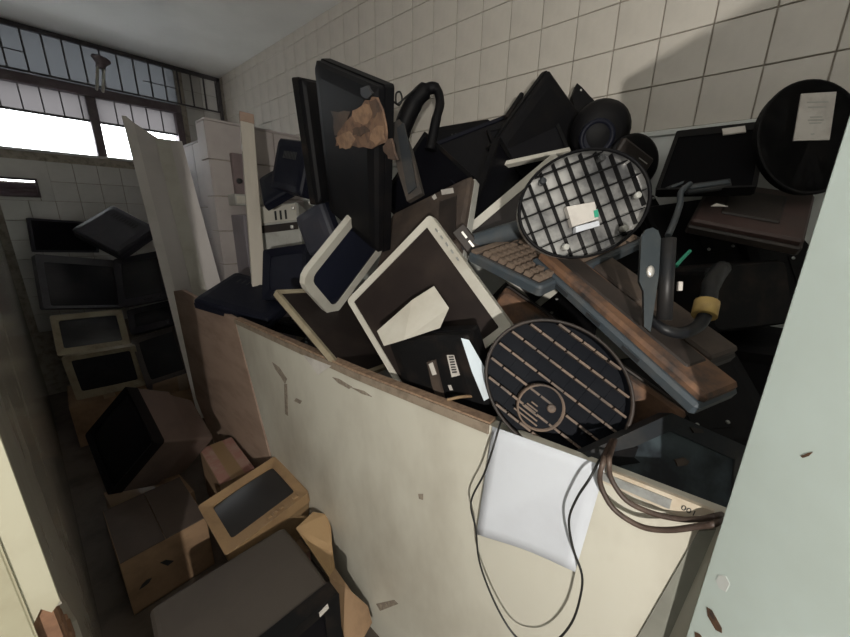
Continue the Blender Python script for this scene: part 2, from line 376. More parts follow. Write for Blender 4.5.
# left wall, brushed past by the camera: glossy paint inside, plastered end broken low down
XL = -.077; YJ = .80
m = MB(); m.box(-.2, XL - .012, YJ + .012, YW + .16, 0, ZC); wl = struct(m.build('wall_left', BRICK))
m = MB(); m.box(XL - .012, XL, YJ + .13, YW + .005, 0, ZC); m.build('paint_skin', GLOSSWALL, wl)
jag = [(YJ, ZC), (YJ, .82), (YJ + .012, .802), (YJ + .03, .815), (YJ + .05, .78), (YJ + .07, .752), (YJ + .09, .71), (YJ + .13, .64), (YJ + .13, ZC)]
MX = Matrix(((0, 0, 1, 0), (1, 0, 0, 0), (0, 1, 0, 0), (0, 0, 0, 1)))
m = MB()
for (ya, za), (yb, zb_) in zip(jag[1:-2], jag[2:-1]): ya = max(ya, YJ + .0125); yb > ya and m.prism([(ya, ZC), (ya, za), (yb, zb_), (yb, ZC)], XL - .011, XL, MX)
m.build('plaster_skin', GLOSSWALL, wl)
end = [(-.2, ZC), (-.2, .66), (-.16, .70), (-.128, .815), (-.115, .80), (-.10, .825), (-.09, .806), (XL, .82), (XL, ZC)]
MY = Matrix(((1, 0, 0, 0), (0, 0, 1, 0), (0, 1, 0, 0), (0, 0, 0, 1)))
m = MB(); m.prism(end, YJ, YJ + .012, MY); m.build('plaster_end', PLASTER, wl)
for i, (z0, z1) in enumerate(((.75, .805), (.685, .74), (.62, .675), (.55, .61), (.48, .54))):
    for j in range(2):
        y = YJ + .016 + j * .055 + (i % 2) * .02
        m = MB(); m.box(XL - .016 - .02 * random.random(), XL - .006 - .005 * random.random(), y, y + .05, z0, z1, .004); m.build('brick', BRICK, wl)
m = MB(); m.box(-.2, XL - .036, YJ - .004, YJ - .0005, 0, ZC, .004); struct(m.build('trim_2', mat('olive_cream_paint', (.40, .375, .27), (.33, .30, .21), .6, 5)))
# corridor side
m = MB(); m.box(-2.7, -2.55, -2.3, 4.4, 0, ZC); struct(m.build('wall_light_block', DIMWALL))  # unseen wall added to hold back ambient light at the doorway
m = MB(); m.box(-.25, 1.8, -1.45, -1.3, 0, ZC); struct(m.build('wall_front', DIMWALL))
m = MB(); m.box(-3.6, 1.8, -2.4, -2.3, 0, ZC); struct(m.build('wall_light_block_end', DIMWALL))  # unseen end wall added to shut out more ambient light

# tiled half-height block in the far corner
m = MB(); m.box(.945, 1.59, 2.715, 2.86, 0, 2.085); hb = struct(m.build('wall_stub', GROUT))
for (x, w) in ((.935, .225), (1.16, .225), (1.385, .21)):
    for z in (.93, 1.16, 1.39, 1.62, 1.85):
        t = MB(); t.box(x + .003, x + w - .003, 2.703, 2.716, z + .003, z + .227, .0025); t.build('tile', TILE_BLOCK, hb)
for y in (2.705, ):
    for z in (.93, 1.16, 1.39, 1.62, 1.85):
        t = MB(); t.box(.932, .946, y + .003, y + .152, z + .003, z + .227, .0025); t.build('tile', TILE_BLOCK, hb)
t = MB(); t.box(.935, 1.592, 2.703, 2.862, 2.080, 2.094, .003); t.build('capping', TILE_BLOCK, hb)
m = MB(); m.box(.985, 1.09, 2.87, 3.9, 0, 1.99); hb2 = struct(m.build('wall_stub_low', GROUT))
for i in range(4):
    for z in (.86, 1.09, 1.32, 1.55, 1.76):
        y = 2.88 + i * .225
        t = MB(); t.box(.973, .987, y + .003, y + .222, z + .003, z + .227 if z < 1.7 else 1.985, .0025); t.build('tile', TILE_BLOCK, hb2)
t = MB(); t.box(.972, 1.092, 2.868, 3.9, 1.986, 2.0, .003); t.build('capping', TILE_BLOCK, hb2)

# the open door on the right
fe = Vector((.55, -.055, 0)); he = Vector((.10, -.55, 0)); dv = (he - fe).normalized(); dn = Vector((dv.y, -dv.x, 0))
if dn.dot(-fe) < 0: dn = -dn
DM = Matrix(((-dv.x, dn.x, 0, fe.x), (-dv.y, dn.y, 0, fe.y), (0, 0, 1, 0), (0, 0, 0, 1)))
door = bpy.data.objects.new('door_1', None); COL.objects.link(door); door.matrix_world = DM; struct(door)
m = MB(); m.box(-.74, 0, -.034, 0,   .01, 1.735, .0025); m.build('door_leaf', DOORM, door)
DI = DM.inverted()
def on_door(px, py):
    o = DI @ ORG; d = DI @ at(px, py, 1.0) - o; p = o + d * (-o.y / d.y); return p.x, p.z
def door_patch(name, pts, mt, y0=-.004, y1=.0008):
    q = [on_door(*p) for p in pts]; m = MB(); m.loft([[(a, y, b) for a, b in q] for y in (y0, y1)]); return m.build(name, mt, door)
door_patch('lock_slot', [(707, 607), (712, 610), (722, 628), (722, 633), (716, 630), (708, 616)], RUST)
door_patch('lock_slot', [(695, 632), (700, 634), (704, 640), (696, 641)], RUST)
door_patch('chipped_mark', [(801, 456), (808, 453), (813, 452), (809, 456), (803, 458)], RUST, y1=.0006)
door_patch('chipped_mark', [(719, 575), (726, 576), (730, 584), (726, 592), (719, 588), (716, 580)], WALLPAINT, y1=.0005)

# ------------------------------------------------------------------ the partition that holds the heap back
XP = .60
pt = thing('partition_panel', 'tall white laminate panel with chipboard edge holding back the monitor heap', 'panel', Matrix.Translation((XP, .9, 0)))
PI = Matrix.Translation((-XP, -.9, 0))
poly = [(-.12, 1.0912), (-.12, 0), (1.335, 0), (1.486, .425), (1.70, 1.030), (.8, 1.046)]
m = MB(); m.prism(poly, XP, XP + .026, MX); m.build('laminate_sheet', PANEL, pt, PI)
edge = [(.33, 1.0693), (.8, 1.0462), (1.70, 1.0302), (1.7, 1.0372), (.8, 1.0532), (.33, 1.0763)]
m = MB(); m.prism(edge, XP - .0005, XP + .027, MX); m.build('chipboard_edge', CHIP, pt, PI)
lip = [(.33, 1.0720), (.8, 1.0462), (1.70, 1.0302), (1.7, 1.012), (.8, 1.024), (.33, 1.048)]
m = MB(); m.prism(lip, XP - .0045, XP - .0002, MX); m.build('edge_strip', mat('worn_edge_strip', (.25, .20, .15), (.15, .115, .085), .7, 25), pt, PI)
def patch_x(name, pts, x0, x1, mt, parent, mw):
    q = [on_x(px, py, x0) for px, py in pts]; m = MB(); m.loft([[(x, p.y, p.z) for p in q] for x in (x0, x1)]); return m.build(name, mt, parent, mw)
SCUFF = mat('scuff', (.20, .165, .13), (.34, .29, .23), .7, 60)
for s in ([(272, 362), (279, 367), (287, 379), (285, 384), (280, 376), (275, 369)], [(332, 377), (339, 379), (352, 387), (349, 389), (338, 383)], [(350, 387), (364, 391), (372, 397), (362, 394)],
          [(284, 384), (287, 384), (288, 416), (285, 414)], [(296, 398), (302, 401), (300, 404), (294, 401)], [(376, 604), (394, 600), (398, 604), (380, 611)], [(418, 494), (423, 494), (423, 500), (419, 499)]):
    patch_x('scuff', s, XP - .0009, XP + .003, SCUFF, pt, PI)
patch_x('tape_piece', [(303, 355), (331, 366), (318, 375)], XP - .006, XP - .0046, LABEL, pt, PI)
patch_x('end_strip', [(716, 530), (699, 531), (636, 640), (668, 640)], XP - .004, XP - .0002, mat('grey_end_strip', (.20, .20, .17), (.15, .15, .13), .6, 8), pt, PI)
tr = thing('edge_trim', 'pale metal trim strip on the right end of the white panel, marked 001', 'trim', Matrix.Translation((XP, .02, 1.07)))
TI = Matrix.Translation((-XP, -.02, -1.07))
def zt(y): return 1.0882 - .0492 * (y + .055)
m = MB(); m.prism([(-.05, zt(-.05) + .008), (.105, zt(.105) + .008), (.105, zt(.105) - .020), (-.05, zt(-.05) - .024)], XP - .0075, XP - .0006, MX); m.build('strip', mat('cream_strip', (.50, .44, .35), (.42, .34, .25), .5, 20), tr, TI)
m = MB(); m.prism([(.0, zt(0) + .001), (.100, zt(.1) + .001), (.100, zt(.1) - .014), (.0, zt(0) - .016)], XP - .0105, XP - .0074, MX); m.build('metal_channel', ALU, tr, TI)
tcu = bpy.data.curves.new('scrawl', 'FONT'); tcu.body = '001'; tcu.size = .013; tcu.extrude = .0003; tcu.align_x = 'CENTER'
tob = bpy.data.objects.new('scrawl', tcu); COL.objects.link(tob)
bpy.context.view_layer.update(); tme = bpy.data.meshes.new_from_object(tob.evaluated_get(bpy.context.evaluated_depsgraph_get())); bpy.data.objects.remove(tob)
tme.materials.append(INK); so = link('scrawl', tme, tr, Matrix.Translation((-.0082, -.042, .006)) @ Matrix(((0, 0, -1, 0), (-1, 0, 0, 0), (0, 1, 0, 0), (0, 0, 0, 1))) @ Matrix.Rotation(math.radians(-6), 4, 'Z'))

_b = [on_x(px, py, XP) for px, py in ((268, 452), (193, 392), (167, 292), (181, 290))]
bb = [(1.703, 1.030), (1.703, .99), (_b[0].y, _b[0].z), (1.36, .01), (_b[1].y - .3, .01), (_b[1].y, _b[1].z), (_b[2].y, _b[2].z), (_b[3].y, _b[3].z)]
m = MB(); m.prism([(y, z) for i, (y, z) in enumerate(bb)], XP + .002, XP + .022, MX)
bo = centre(m.build('brown_board', BROWNBOARD)); tag(bo, 'bare brown hardboard sheet standing at the left end of the white panel', 'board')

# paper hanging over the panel
def sheet(name, corners, x, mt, label, cat, n=10, wob=.006, th=.0006):
    tl, tr_, br, bl = [on_x(*p, x) for p in corners]; m = MB(); G = []
    for i in range(n + 1):
        u = i / n; row = []
        for j in range(n + 1):
            v = j / n; p = (tl * (1 - u) + tr_ * u) * (1 - v) + (bl * (1 - u) + br * u) * v
            row.append(p + Vector((-wob * v * (1 + .7 * math.sin(5 * u + 2 * v)) - .0016, 0, 0)))
        G.append(row)
    a = [[m.bm.verts.new(p) for p in r] for r in G]; b = [[m.bm.verts.new(p - Vector((th, 0, 0))) for p in r] for r in G]
    for i in range(n):
        for j in range(n):
            m.face([a[i][j], a[i][j + 1], a[i + 1][j + 1], a[i + 1][j]], True); m.face([b[i][j], b[i + 1][j], b[i + 1][j + 1], b[i][j + 1]], True)
    for i in range(n):
        m.face([a[i][0], a[i + 1][0], b[i + 1][0], b[i][0]]); m.face([a[i][n], b[i][n], b[i + 1][n], a[i + 1][n]])
        m.face([a[0][i], b[0][i], b[0][i + 1], a[0][i + 1]]); m.face([a[n][i], a[n][i + 1], b[n][i + 1], b[n][i]])
    return tag(centre(m.build(name, mt)), label, cat)
sheet('paper_sheet', [(493, 426), (606, 466), (577, 568), (479, 531)], XP - .006, PAPER, 'blank white paper sheet hanging over the white panel between two cables', 'paper')

def cable(name, pts, r, mt, label, cat='cable'):
    m = MB(); m.tube(pts, r, 8); return tag(centre(m.build(name, mt)), label, cat)
cx = XP - .045
cable('cable', [on_x(505, 412, XP + .05), on_x(500, 424, XP - .012)] + [on_x(*p, cx) for p in ((493, 448), (484, 474), (471, 502), (476, 530), (479, 560), (490, 592), (505, 622), (520, 640), (540, 646), (557, 640), (572, 622), (580, 598), (582, 575), (573, 548), (569, 520), (577, 498), (590, 478))] + [on_x(599, 461, XP - .014), on_x(606, 450, XP + .05)],
      .0022, CABLEBLK, 'thin black cable hanging in a long loop over the white panel')
for k, (pts, lab) in enumerate(((((603, 462), (600, 482), (613, 508), (640, 526), (668, 530), (700, 526), (716, 523)), 'lower of two thick dusty cables looped over the panel top at right'),
                                (((609, 460), (611, 478), (626, 500), (652, 513), (680, 519), (700, 519), (716, 516)), 'upper of two thick dusty cables looped over the panel top at right'))):
    cable('thick_cable', [on_x(612 + 3 * k, 440, XP + .06), on_x(606 + 5 * k, 452, XP + .012)] + [on_x(*p, XP - .02 - .012 * (1 - k)) for p in pts] + [on_x(724, 514, XP + .03)], .0044, CABLEBR, lab)

# ------------------------------------------------------------------ builders of the discarded equipment
def lcd(name, label, M, dims, show='front', bez=BLACK, scr=SCREEN, back=None, bw=(.018, .018, .018, .024), rnd=.008, buttons=0, light=False,
        group=None, vents=True, plate=True, cat='monitor', thick=None):
    """flat monitor; local z = 0 is the face turned to the viewer, bw = border left, right, top, bottom"""
    w, h, d = dims; d = thick or d; back = back or bez
    t = thing(name, label, cat, M, group)
    f = (lambda z: z) if show == 'front' else (lambda z: -d - z)
    def S(m, nm, mt, par=t): return m.build(nm, mt, par)
    out = rrect(0, w, 0, h, rnd); inn = rrect(bw[0], w - bw[1], bw[3], h - bw[2], max(.002, rnd * (.3 if rnd < .03 else .6)))
    m = MB(); z0, z1 = f(-.45 * d), f(0)
    if show == 'front': m.ring(out, inn, z0, z1, .003)
    else: m.ring(out, inn, z0, z1, -.003)
    S(m, 'bezel', bez)
    m = MB(); a, b = sorted((f(-.3 * d), f(-.006))); m.prism([(bw[0] - .002, bw[3] - .002), (w - bw[1] + .002, bw[3] - .002), (w - bw[1] + .002, h - bw[2] + .002), (bw[0] - .002, h - bw[2] + .002)], a, b); S(m, 'screen', scr)
    m = MB(); e = .004
    A = rrect(e, w - e, e, h - e, rnd); q = .03 if show == 'front' else .012; B = rrect(q, w - q, q, h - q, .02); q = .065 if show == 'front' else .04; C_ = rrect(q, w - q, q, h - q, .02)
    m.loft([z3(A, f(-.44 * d)), z3(A, f(-(.58 if show == 'front' else .74) * d)), z3(B, f(-(.80 if show == 'front' else .92) * d)), z3(C_, f(-d))]); bs = S(m, 'back_shell', back)
    if show == 'back':
        zt = f(-d)
        if vents:
            m = MB()
            for i in range(9):
                x = .085 + i * (w - .17) / 8.5
                m.box(x, x + .006, h - .10, h - .065, zt - .0005, zt + .0018)
            o = S(m, 'vent_slots', INK); o['kind'] = 'stuff'
        if plate:
            m = MB(); m.prism(rrect(w / 2 - .05, w / 2 + .05, h * .42 - .05, h * .42 + .05, .008), zt - .001, zt + .003); pl = S(m, 'mount_plate', back)
            for sx in (-.038, .038):
                for sy in (-.038, .038):
                    m = MB(); m.lathe([(.005, zt + .002), (.005, zt + .0055), (0, zt + .006)], 8, Matrix.Translation((w / 2 + sx, h * .42 + sy, 0))); m.build('screw', ALU, pl)
    for i in range(buttons):
        m = MB(); m.box(w - .02 - (i + 1) * .022, w - .006 - (i + 1) * .022, bw[3] * .35, bw[3] * .6, -.002, .0015, .0005); S(m, 'button', GREYWHITE if bez in (WHITE, GREYWHITE) else CHARCOAL)
    if light:
        m = MB(); m.lathe([(.004, -.001), (.004, .001), (0, .0012)], 8, Matrix.Translation((.02, bw[3] * .5, 0))); S(m, 'power_button', LABEL)
    return t

def crt(name, label, M, dims, body=BROWN, bez=None, scr=SCREEN_CRT, bw=(.035, .035, .035, .05), taper=.62, group=None, buttons=3, neck=.28, cat='monitor', drop=0.0):
    w, h, d = dims; bez = bez or body
    t = thing(name, label, cat, M, group)
    m = MB(); m.ring(rrect(0, w, 0, h, .012), rrect(bw[0], w - bw[1], bw[3], h - bw[2], .012), -.05, 0, .012); m.build('bezel', bez, t)
    m = MB(); n = 8; x0, x1, y0, y1 = bw[0] - .003, w - bw[1] + .003, bw[3] - .003, h - bw[2] + .003; G = []
    for i in range(n + 1):
        row = []
        for j in range(n + 1):
            u, v = i / n * 2 - 1, j / n * 2 - 1
            row.append(m.bm.verts.new((x0 + (x1 - x0) * i / n, y0 + (y1 - y0) * j / n, -.022 + .012 * (1 - .5 * u * u - .5 * v * v))))
        G.append(row)
    for i in range(n):
        for j in range(n): m.face([G[i][j], G[i + 1][j], G[i + 1][j + 1], G[i][j + 1]], True)
    m.build('tube_face', scr, t)
    def rr(k, z, r=.012, dy=0.0):
        dx, dyy = w * (1 - k) / 2, h * (1 - k) / 2
        return z3(rrect(dx, w - dx, dyy + dy, h - dyy + dy, r), z)
    m = MB(); m.loft([rr(.985, -.05), rr(.965, -neck * d), rr((1 + taper) / 2, -.62 * d, .02, -drop), rr(taper, -.97 * d, .02, -drop), rr(taper - .04, -d, .02, -drop)]); hs = m.build('housing', body, t)
    m = MB()
    for i in range(8):
        x = w * .3 + i * w * .4 / 7
        m.box(x - .003, x + .003, h * (1 + taper) / 2 - .03 - drop, h * (1 + taper) / 2 - .002 - drop, -d * .96, -d * .72)
    o = m.build('vent_slots', INK, t); o['kind'] = 'stuff'
    for i in range(buttons):
        m = MB(); m.box(w * .5 + i * .025, w * .5 + i * .025 + .014, bw[3] * .3, bw[3] * .52, -.004, .002, .0006); m.build('button', bez, t)
    m = MB(); m.box(w - .06, w - .04, bw[3] * .28, bw[3] * .55, -.004, .003, .001); m.build('power_button', bez, t)
    return t

def base_under(name, label, M, dims, dish, ribm, nu, nv, hub=None, cat='monitor base', skew=0.0, rimm=None, thin=.0009):
    """the ribbed underside of an oval monitor base; z = 0 is the lower rim, turned to the viewer"""
    w, h, d = dims; t = thing(name, label, cat, M); N = 48; cx, cy = w / 2, h / 2
    def el(k, z): return [(cx + k * cx * math.cos(2 * math.pi * i / N), cy + k * cy * math.sin(2 * math.pi * i / N), z) for i in range(N)]
    m = MB(); m.loft([el(.90, -d), el(.985, -d * .75), el(1.0, -.001), el(.975, 0), el(.965, -.003), el(.955, -d * .62)], smooth=False); m.build('dish', dish, t)
    m = MB(); m.loft([el(1.003, -.005), el(1.012, -.002), el(1.0, .0025), el(.968, .0015), el(.962, -.004)], cap0=False, cap1=False, smooth=True); m.build('rim', rimm or ribm, t)
    zb, zt = -d * .64, -.0035
    for k in range(nu):
        v = -1 + 2 * (k + .5) / nu; c = math.sqrt(max(0, 1 - v * v)) * .95; y = cy + v * cy * .96
        if c < .2: continue
        m = MB(); x0, x1 = cx - c * cx, cx + c * cx; ns = max(2, int((x1 - x0) / .03)) if hub else 1
        for q in range(ns):
            xa, xb = x0 + (x1 - x0) * q / ns, x0 + (x1 - x0) * (q + 1) / ns; dz = random.uniform(0, .006) if hub else 0; g = .0018 if hub else 0
            m.box(xa + g, xb - g, y - thin, y + thin * (1 + 40 * dz), zb, zt - dz)
        m.build('rib', ribm, t)
    for k in range(nv):
        u = -1 + 2 * (k + .5) / nv; c = math.sqrt(max(0, 1 - u * u)) * .95; x = cx + u * cx * .96
        if c < .2: continue
        m = MB(); m.box(x - thin * .8, x + thin * .8, cy - c * cy, cy + c * cy, zb, zt - (.001 if not hub else d * .5)); m.build('rib', ribm if not hub else dish, t)
    if hub:
        hx, hy, hr = hub; T = Matrix.Translation((hx, hy, 0))
        m = MB(); m.lathe([(hr, zb), (hr, .001), (hr * .93, .001), (hr * .93, zb)], 28, T); m.build('hub_ring', ribm, t)
        m = MB(); m.lathe([(hr * .92, zb + .001), (hr * .92, zt - .004), (0, zt - .004)], 24, T, smooth=False); m.build('hub_plate', dish, t)
        for a in range(1):
            q = Matrix.Translation((hx + hr * .45 * math.cos(a * 2.1 + .6), hy + hr * .45 * math.sin(a * 2.1 + .6), 0)); m = MB()
            m.lathe([(.009, zt - .005), (.009, zt + .002), (.005, zt + .003), (0, zt)], 10, q); m.build('screw_boss', ribm, t)
        m = MB()
        for a in range(5): m.box(hx - hr * (.85 - .1 * a), hx + hr * (.35 - .12 * a), hy - hr * .75 + a * hr * .17, hy - hr * .75 + a * hr * .17 + .003, zt - .004, zt + .001)
        m.build('hub_grate', ribm, t)
    return t

def solid(name, label, cat, M, mt, mk, group=None):
    m = MB(); mk(m); o = m.build(name, mt); o.matrix_world = M; return tag(o, label, cat, group)
def sticker(parent, name, key, pts, mt, z0=-.002, z1=.0012):
    m = MB(); m.prism([on_pose(key, *p) for p in pts], z0, z1); return m.build(name, mt, parent)

# ------------------------------------------------------------------ the heap, front to back
# ribbed black oval base leaning on the panel
M, D = pose('disc')
b = base_under('pedestal', 'large black ribbed oval monitor base with round hub leaning on the white panel', M, D, mat('very_dark_underside', (.004, .005, .008), (.008, .009, .012), .6, 8, spec=.08), RIBDUST, 7, 8, hub=(*on_pose('disc', 541, 408), .048), thin=.0022, rimm=BROWN_DK)
# silver backed base
M, D = pose('oval')
b = base_under('pedestal', 'oval monitor base showing silver foil underside with black grid ribs', M, D, SILVER, BLACK, 6, 9, rimm=BLACK)
sticker(b, 'weight_plate', 'oval', [(566, 207), (594, 202), (598, 219), (572, 227)], LABEL, -.012, .002)
sticker(b, 'white_tape', 'oval', [(575, 227), (598, 221), (599, 226), (575, 233)], PAPER, -.01, .0032)
sticker(b, 'green_mark', 'oval', [(593, 211), (597, 210), (598, 217), (594, 218)], GREEN, .0021, .0036)
for p in ((543, 181), (602, 158), (566, 247), (625, 228), (638, 195)):
    x, y = on_pose('oval', *p); m = MB(); m.lathe([(.007, -.012), (.007, .003), (.005, .004), (0, .004)], 10, Matrix.Translation((x, y, 0))); m.build('rubber_foot', CHARCOAL if p[1] < 190 else GREYWHITE, b)
cable('stand_column', [at(463, 246, 1.03), at(490, 238, .99), at(530, 226, .93)], [.026, .026, .026], SLATE, 'grey stand column lying left of the silver ribbed oval base', 'stand')

# white bezel monitor
M, D = pose('white_a')
lcd('flat_monitor', 'white framed flat monitor standing on its corner in the middle of the heap', M, D, bez=WHITE, scr=SCREEN_BR, bw=(.018, .030, .020, .022), rnd=.012, back=BLACK, buttons=0)
a = bpy.data.objects[M and 'flat_monitor']
for i in range(5):
    x, y = D[0] - .012, D[1] - .05 - i * .026; m = MB(); m.box(x - .0022, x + .0022, y - .006, y + .006, -.002, .0012, .0004); m.build('button', ALU, a)
M2 = facing(418, 318, .84, 0, 0, 0)
def chin(m):
    i = M2.inverted(); P = [i @ at(px, py, t) for px, py, t in ((377, 331, .95), (412, 300, .94), (434, 286, .935), (449, 308, .90), (440, 328, .88), (404, 340, .90), (384, 346, .92))]
    m.loft([[p for p in P], [p + Vector((0, 0, -.004)) for p in P]])
solid('bezel_fragment', 'loose white plastic bezel piece lying across the lower part of the white framed monitor', 'plastic piece', M2, WHITE, chin)

M, D = pose('round_b')
lcd('flat_monitor', 'flat monitor with thick rounded white frame and dark blue screen', M, D, bez=WHITE, scr=mat('dark_blue_screen', (.012, .014, .026), None, .2), bw=(.036, .024, .036, .034), rnd=.05, back=GREYWHITE)
M, D = pose('beige_c')
lcd('flat_monitor', 'flat monitor with thin tan frame and brown screen lying behind the panel edge', M, D, bez=BEIGE, scr=SCREEN_BR, bw=(.016,) * 4, rnd=.004, back=BROWN_DK)
M, D = pose('brown_d')
t = lcd('flat_monitor', 'brown dusty monitor back with pale right edge and small white label', M, D, show='back', bez=GREYWHITE, back=BROWN, plate=False, vents=False, bw=(.012,) * 4)
sticker(t, 'label', 'brown_d', [(441, 190), (453, 188), (454, 193), (442, 195)], LABEL)
sticker(t, 'label', 'brown_d', [(432, 197), (435, 194), (437, 198), (434, 200)], LABEL)
sticker(t, 'port_recess', 'brown_d', [(440, 202), (457, 196), (455, 240), (438, 236)], BROWN_DK, -.002, .002)
M, D = pose('white_e')
lcd('flat_monitor', 'white edged monitor with brown screen directly behind the silver oval base', M, D, bez=WHITE, scr=SCREEN_BR, bw=(.018, .018, .026, .02), rnd=.004, back=BROWN_DK)
M, D = pose('white_f')
lcd('flat_monitor', 'black monitor with one white lower edge above the silver oval base', M, D, bez=BLACK, bw=(.012, .012, .012, .012), rnd=.004)
m = MB(); m.box(0, D[0], -.006, .010, -.02, .003, .001); m.build('white_strip', WHITE, bpy.data.objects['flat_monitor.005'])
# port block
PM = facing(467, 240, .99, -52, 10, 0)
pb = thing('port_block', 'small dark connector block with two white ports beside the keyboard', 'connector', PM)
m = MB(); m.box(-.045, .045, -.022, .022, -.03, 0, .004); m.build('housing', BROWN_DK, pb)
for x in (-.016, .016):
    m = MB(); m.box(x - .011, x + .011, .000, .006, -.002, .002); m.build('port', PORT, pb)

# keyboard
M, D = pose('keyboard')
kb = thing('keyboard', 'dusty brown computer keyboard wedged under the silver oval base', 'keyboard', M)
KEY = mat('dusty_key', (.15, .108, .08), (.075, .058, .048), .75, 12); w, h, d = D
m = MB(); m.loft([z3(rrect(0, w, 0, h, .01), -d), z3(rrect(0, w, 0, h, .01), -.010), z3(rrect(.004, w - .004, .004, h - .004, .008), -.004)]); m.build('case', SLATE, kb)
m = MB(); m.box(.012, w - .012, .014, h - .03, -.006, -.003); m.build('key_bed', BROWN_DK, kb)
m = MB(); m.box(.006, w - .006, h - .028, h - .006, -.006, .0025, .002); m.build('top_strip', KEY, kb)
kd = MB(); kd.loft([z3([(0, 0), (.0172, 0), (.0172, .0195), (0, .0195)], 0), z3([(.003, .003), (.0142, .003), (.0142, .0175), (.003, .0175)], .010)]); bmesh.ops.recalc_face_normals(kd.bm, faces=list(kd.bm.faces))
km = bpy.data.meshes.new('key'); kd.bm.to_mesh(km); kd.bm.free(); km.materials.append(KEY)
nx = int((w - .03) / .0195); ny = max(5, int((h - .048) / .024))
for j in range(ny):
    for i in range(nx):
        if i in (15, 19) or (j == 0 and 4 < i < 9) or random.random() < .03: continue
        o = link('key', km, kb); o.location = (.015 + i * .0195, .017 + j * (h - .05) / ny, -.003)
m = MB(); m.box(.015 + 5 * .0195, .015 + 9 * .0195 - .003, .017, .036, -.003, .006, .002); m.build('space_bar', KEY, kb)

# the long thin monitor seen edge-on, and the broad board under it
M, D = pose('bar'); w, h, d = D
t = thing('flat_monitor', 'slate blue monitor lying edge-on with rust dust along its top edge', 'monitor', M)
m = MB(); m.box(0, w, 0, h * .62, -d, 0, .006); m.build('bezel', SLATE, t)
m = MB(); m.box(.004, w - .004, h * .5, h, -d + .01, -.010, .006); m.build('back_shell', RUSTDUST, t)
m = MB(); m.box(.03, w - .06, h * .9, h + .003, -d + .02, -.035, .003); m.build('hump', BROWN_DK, t)
M2b = M @ Matrix.Translation((.02, -.03, -d - .035))
t2 = thing('flat_monitor', 'dark brown monitor lying edge-on just behind the slate blue one', 'monitor', M2b)
m = MB(); m.box(0, w * .8, 0, h * .6, -.10, 0, .005); m.build('bezel', BROWN_DK, t2)
m = MB(); m.box(.004, w * .8 - .004, h * .5, h, -.094, -.008, .005); m.build('back_shell', BROWN, t2)
for i in range(3):
    m = MB(); m.box(.10 + i * .1, .14 + i * .1, h * .2, h * .4, -.002, .0015, .0005); m.build('button', CHARCOAL, t)
M, D = pose('board')
t = lcd('flat_monitor', 'rust brown monitor back sloping behind the large black ribbed base', M, D, show='back', bez=BROWN_DK, back=RUSTDUST, plate=False)
# dark monitor with bar code
M, D = pose('barcode')
t = lcd('flat_monitor', 'black monitor back with white barcode sticker just behind the panel edge', M, D, show='back', bez=BLACK, back=BLACK_DUST, plate=False, vents=False)
bc = sticker(t, 'barcode_sticker', 'barcode', [(447, 355), (454, 355), (460, 375), (452, 377)], LABEL, -.002, .0015)
for i in range(7):
    f = i / 7.5; m = MB()
    m.prism([on_pose('barcode', 447.8 + 4.2 * f + 1.2, 356 + 19 * f), on_pose('barcode', 452.6 + 4.2 * f + 1.2, 356 + 19 * f - .4), on_pose('barcode', 452.6 + 4.2 * f + 1.4, 357.1 + 19 * f), on_pose('barcode', 447.8 + 4.2 * f + 1.4, 357.5 + 19 * f)], .0014, .0021); m.build('bar_line', INK, bc)
sticker(t, 'brown_strip', 'barcode', [(428, 361), (436, 359), (442, 385), (447, 403), (439, 401), (433, 384)], BROWN, -.002, .006)
sticker(t, 'label', 'barcode', [(430, 363), (434, 361), (438, 373), (434, 374)], LABEL, .005, .007)
sticker(t, 'label', 'barcode', [(448, 385), (451, 385), (453, 390), (450, 390)], LABEL)
cable('stick', [at(447, 400, .86), at(460, 397, .86), at(474, 396, .87)], .004, TAN, 'short tan stick lying under the barcode monitor at the panel edge', 'stick')
SM = facing(480, 375, .80, 0)
def strip(m):
    i = SM.inverted(); P = [i @ at(px, py, t) for px, py, t in ((461, 338, .80), (469, 340, .80), (485, 368, .79), (491, 397, .78), (484, 401, .78), (472, 372, .79))]
    m.loft([P, [p + Vector((0, 0, -.002)) for p in P]])
solid('paper_strip', 'folded bluish white paper strip tucked left of the large ribbed base', 'paper', SM, PAPER_BLUE, strip)

# slanted black frame at the right end
FM = facing(665, 455, .665, 0, -14, 6); FI = FM.inverted()
def on_fm(px, py, z=0.0):
    o = FI @ ORG; d = FI @ at(px, py, 1.0) - o; p = o + d * ((z - o.z) / d.z); return p.x, p.y
t = thing('flat_monitor', 'dark grey monitor with corner up leaning on the panel beside the door', 'monitor', FM)
fo = [on_fm(*p) for p in ((585, 453), (672, 413), (750, 448), (742, 520), (640, 520))]; fi = [on_fm(*p) for p in ((617, 456), (673, 431), (738, 460), (734, 512), (650, 512))]
m = MB(); m.ring(fo, fi, -.035, 0, .006); m.build('bezel', CHARCOAL, t)
m = MB(); m.prism([on_fm(*p) for p in ((611, 455), (673, 427), (742, 458), (737, 515), (646, 515))], -.03, -.010); m.build('screen', mat('grey_teal_screen', (.05, .066, .075), (.012, .014, .018), .3, 7, .42, .6), t)
m = MB(); m.prism([on_fm(*p) for p in ((600, 455), (672, 421), (742, 453), (735, 512), (645, 512))], -.06, -.034); m.build('back_shell', BLACK, t)
for nm, pts, mt, z0, z1 in (('power_button', [(678, 460), (687, 458), (693, 462), (690, 466), (681, 467)], BROWN, -.012, -.007), ('label', [(690, 427), (702, 429), (704, 433), (694, 433)], BROWN_DK, -.004, .001), ('catch', [(600, 455), (640, 447), (636, 458), (642, 463), (610, 468)], BLACK, -.012, -.004)):
    m = MB(); m.prism([on_fm(*p) for p in pts], z0, z1); m.build(nm, mt, t)

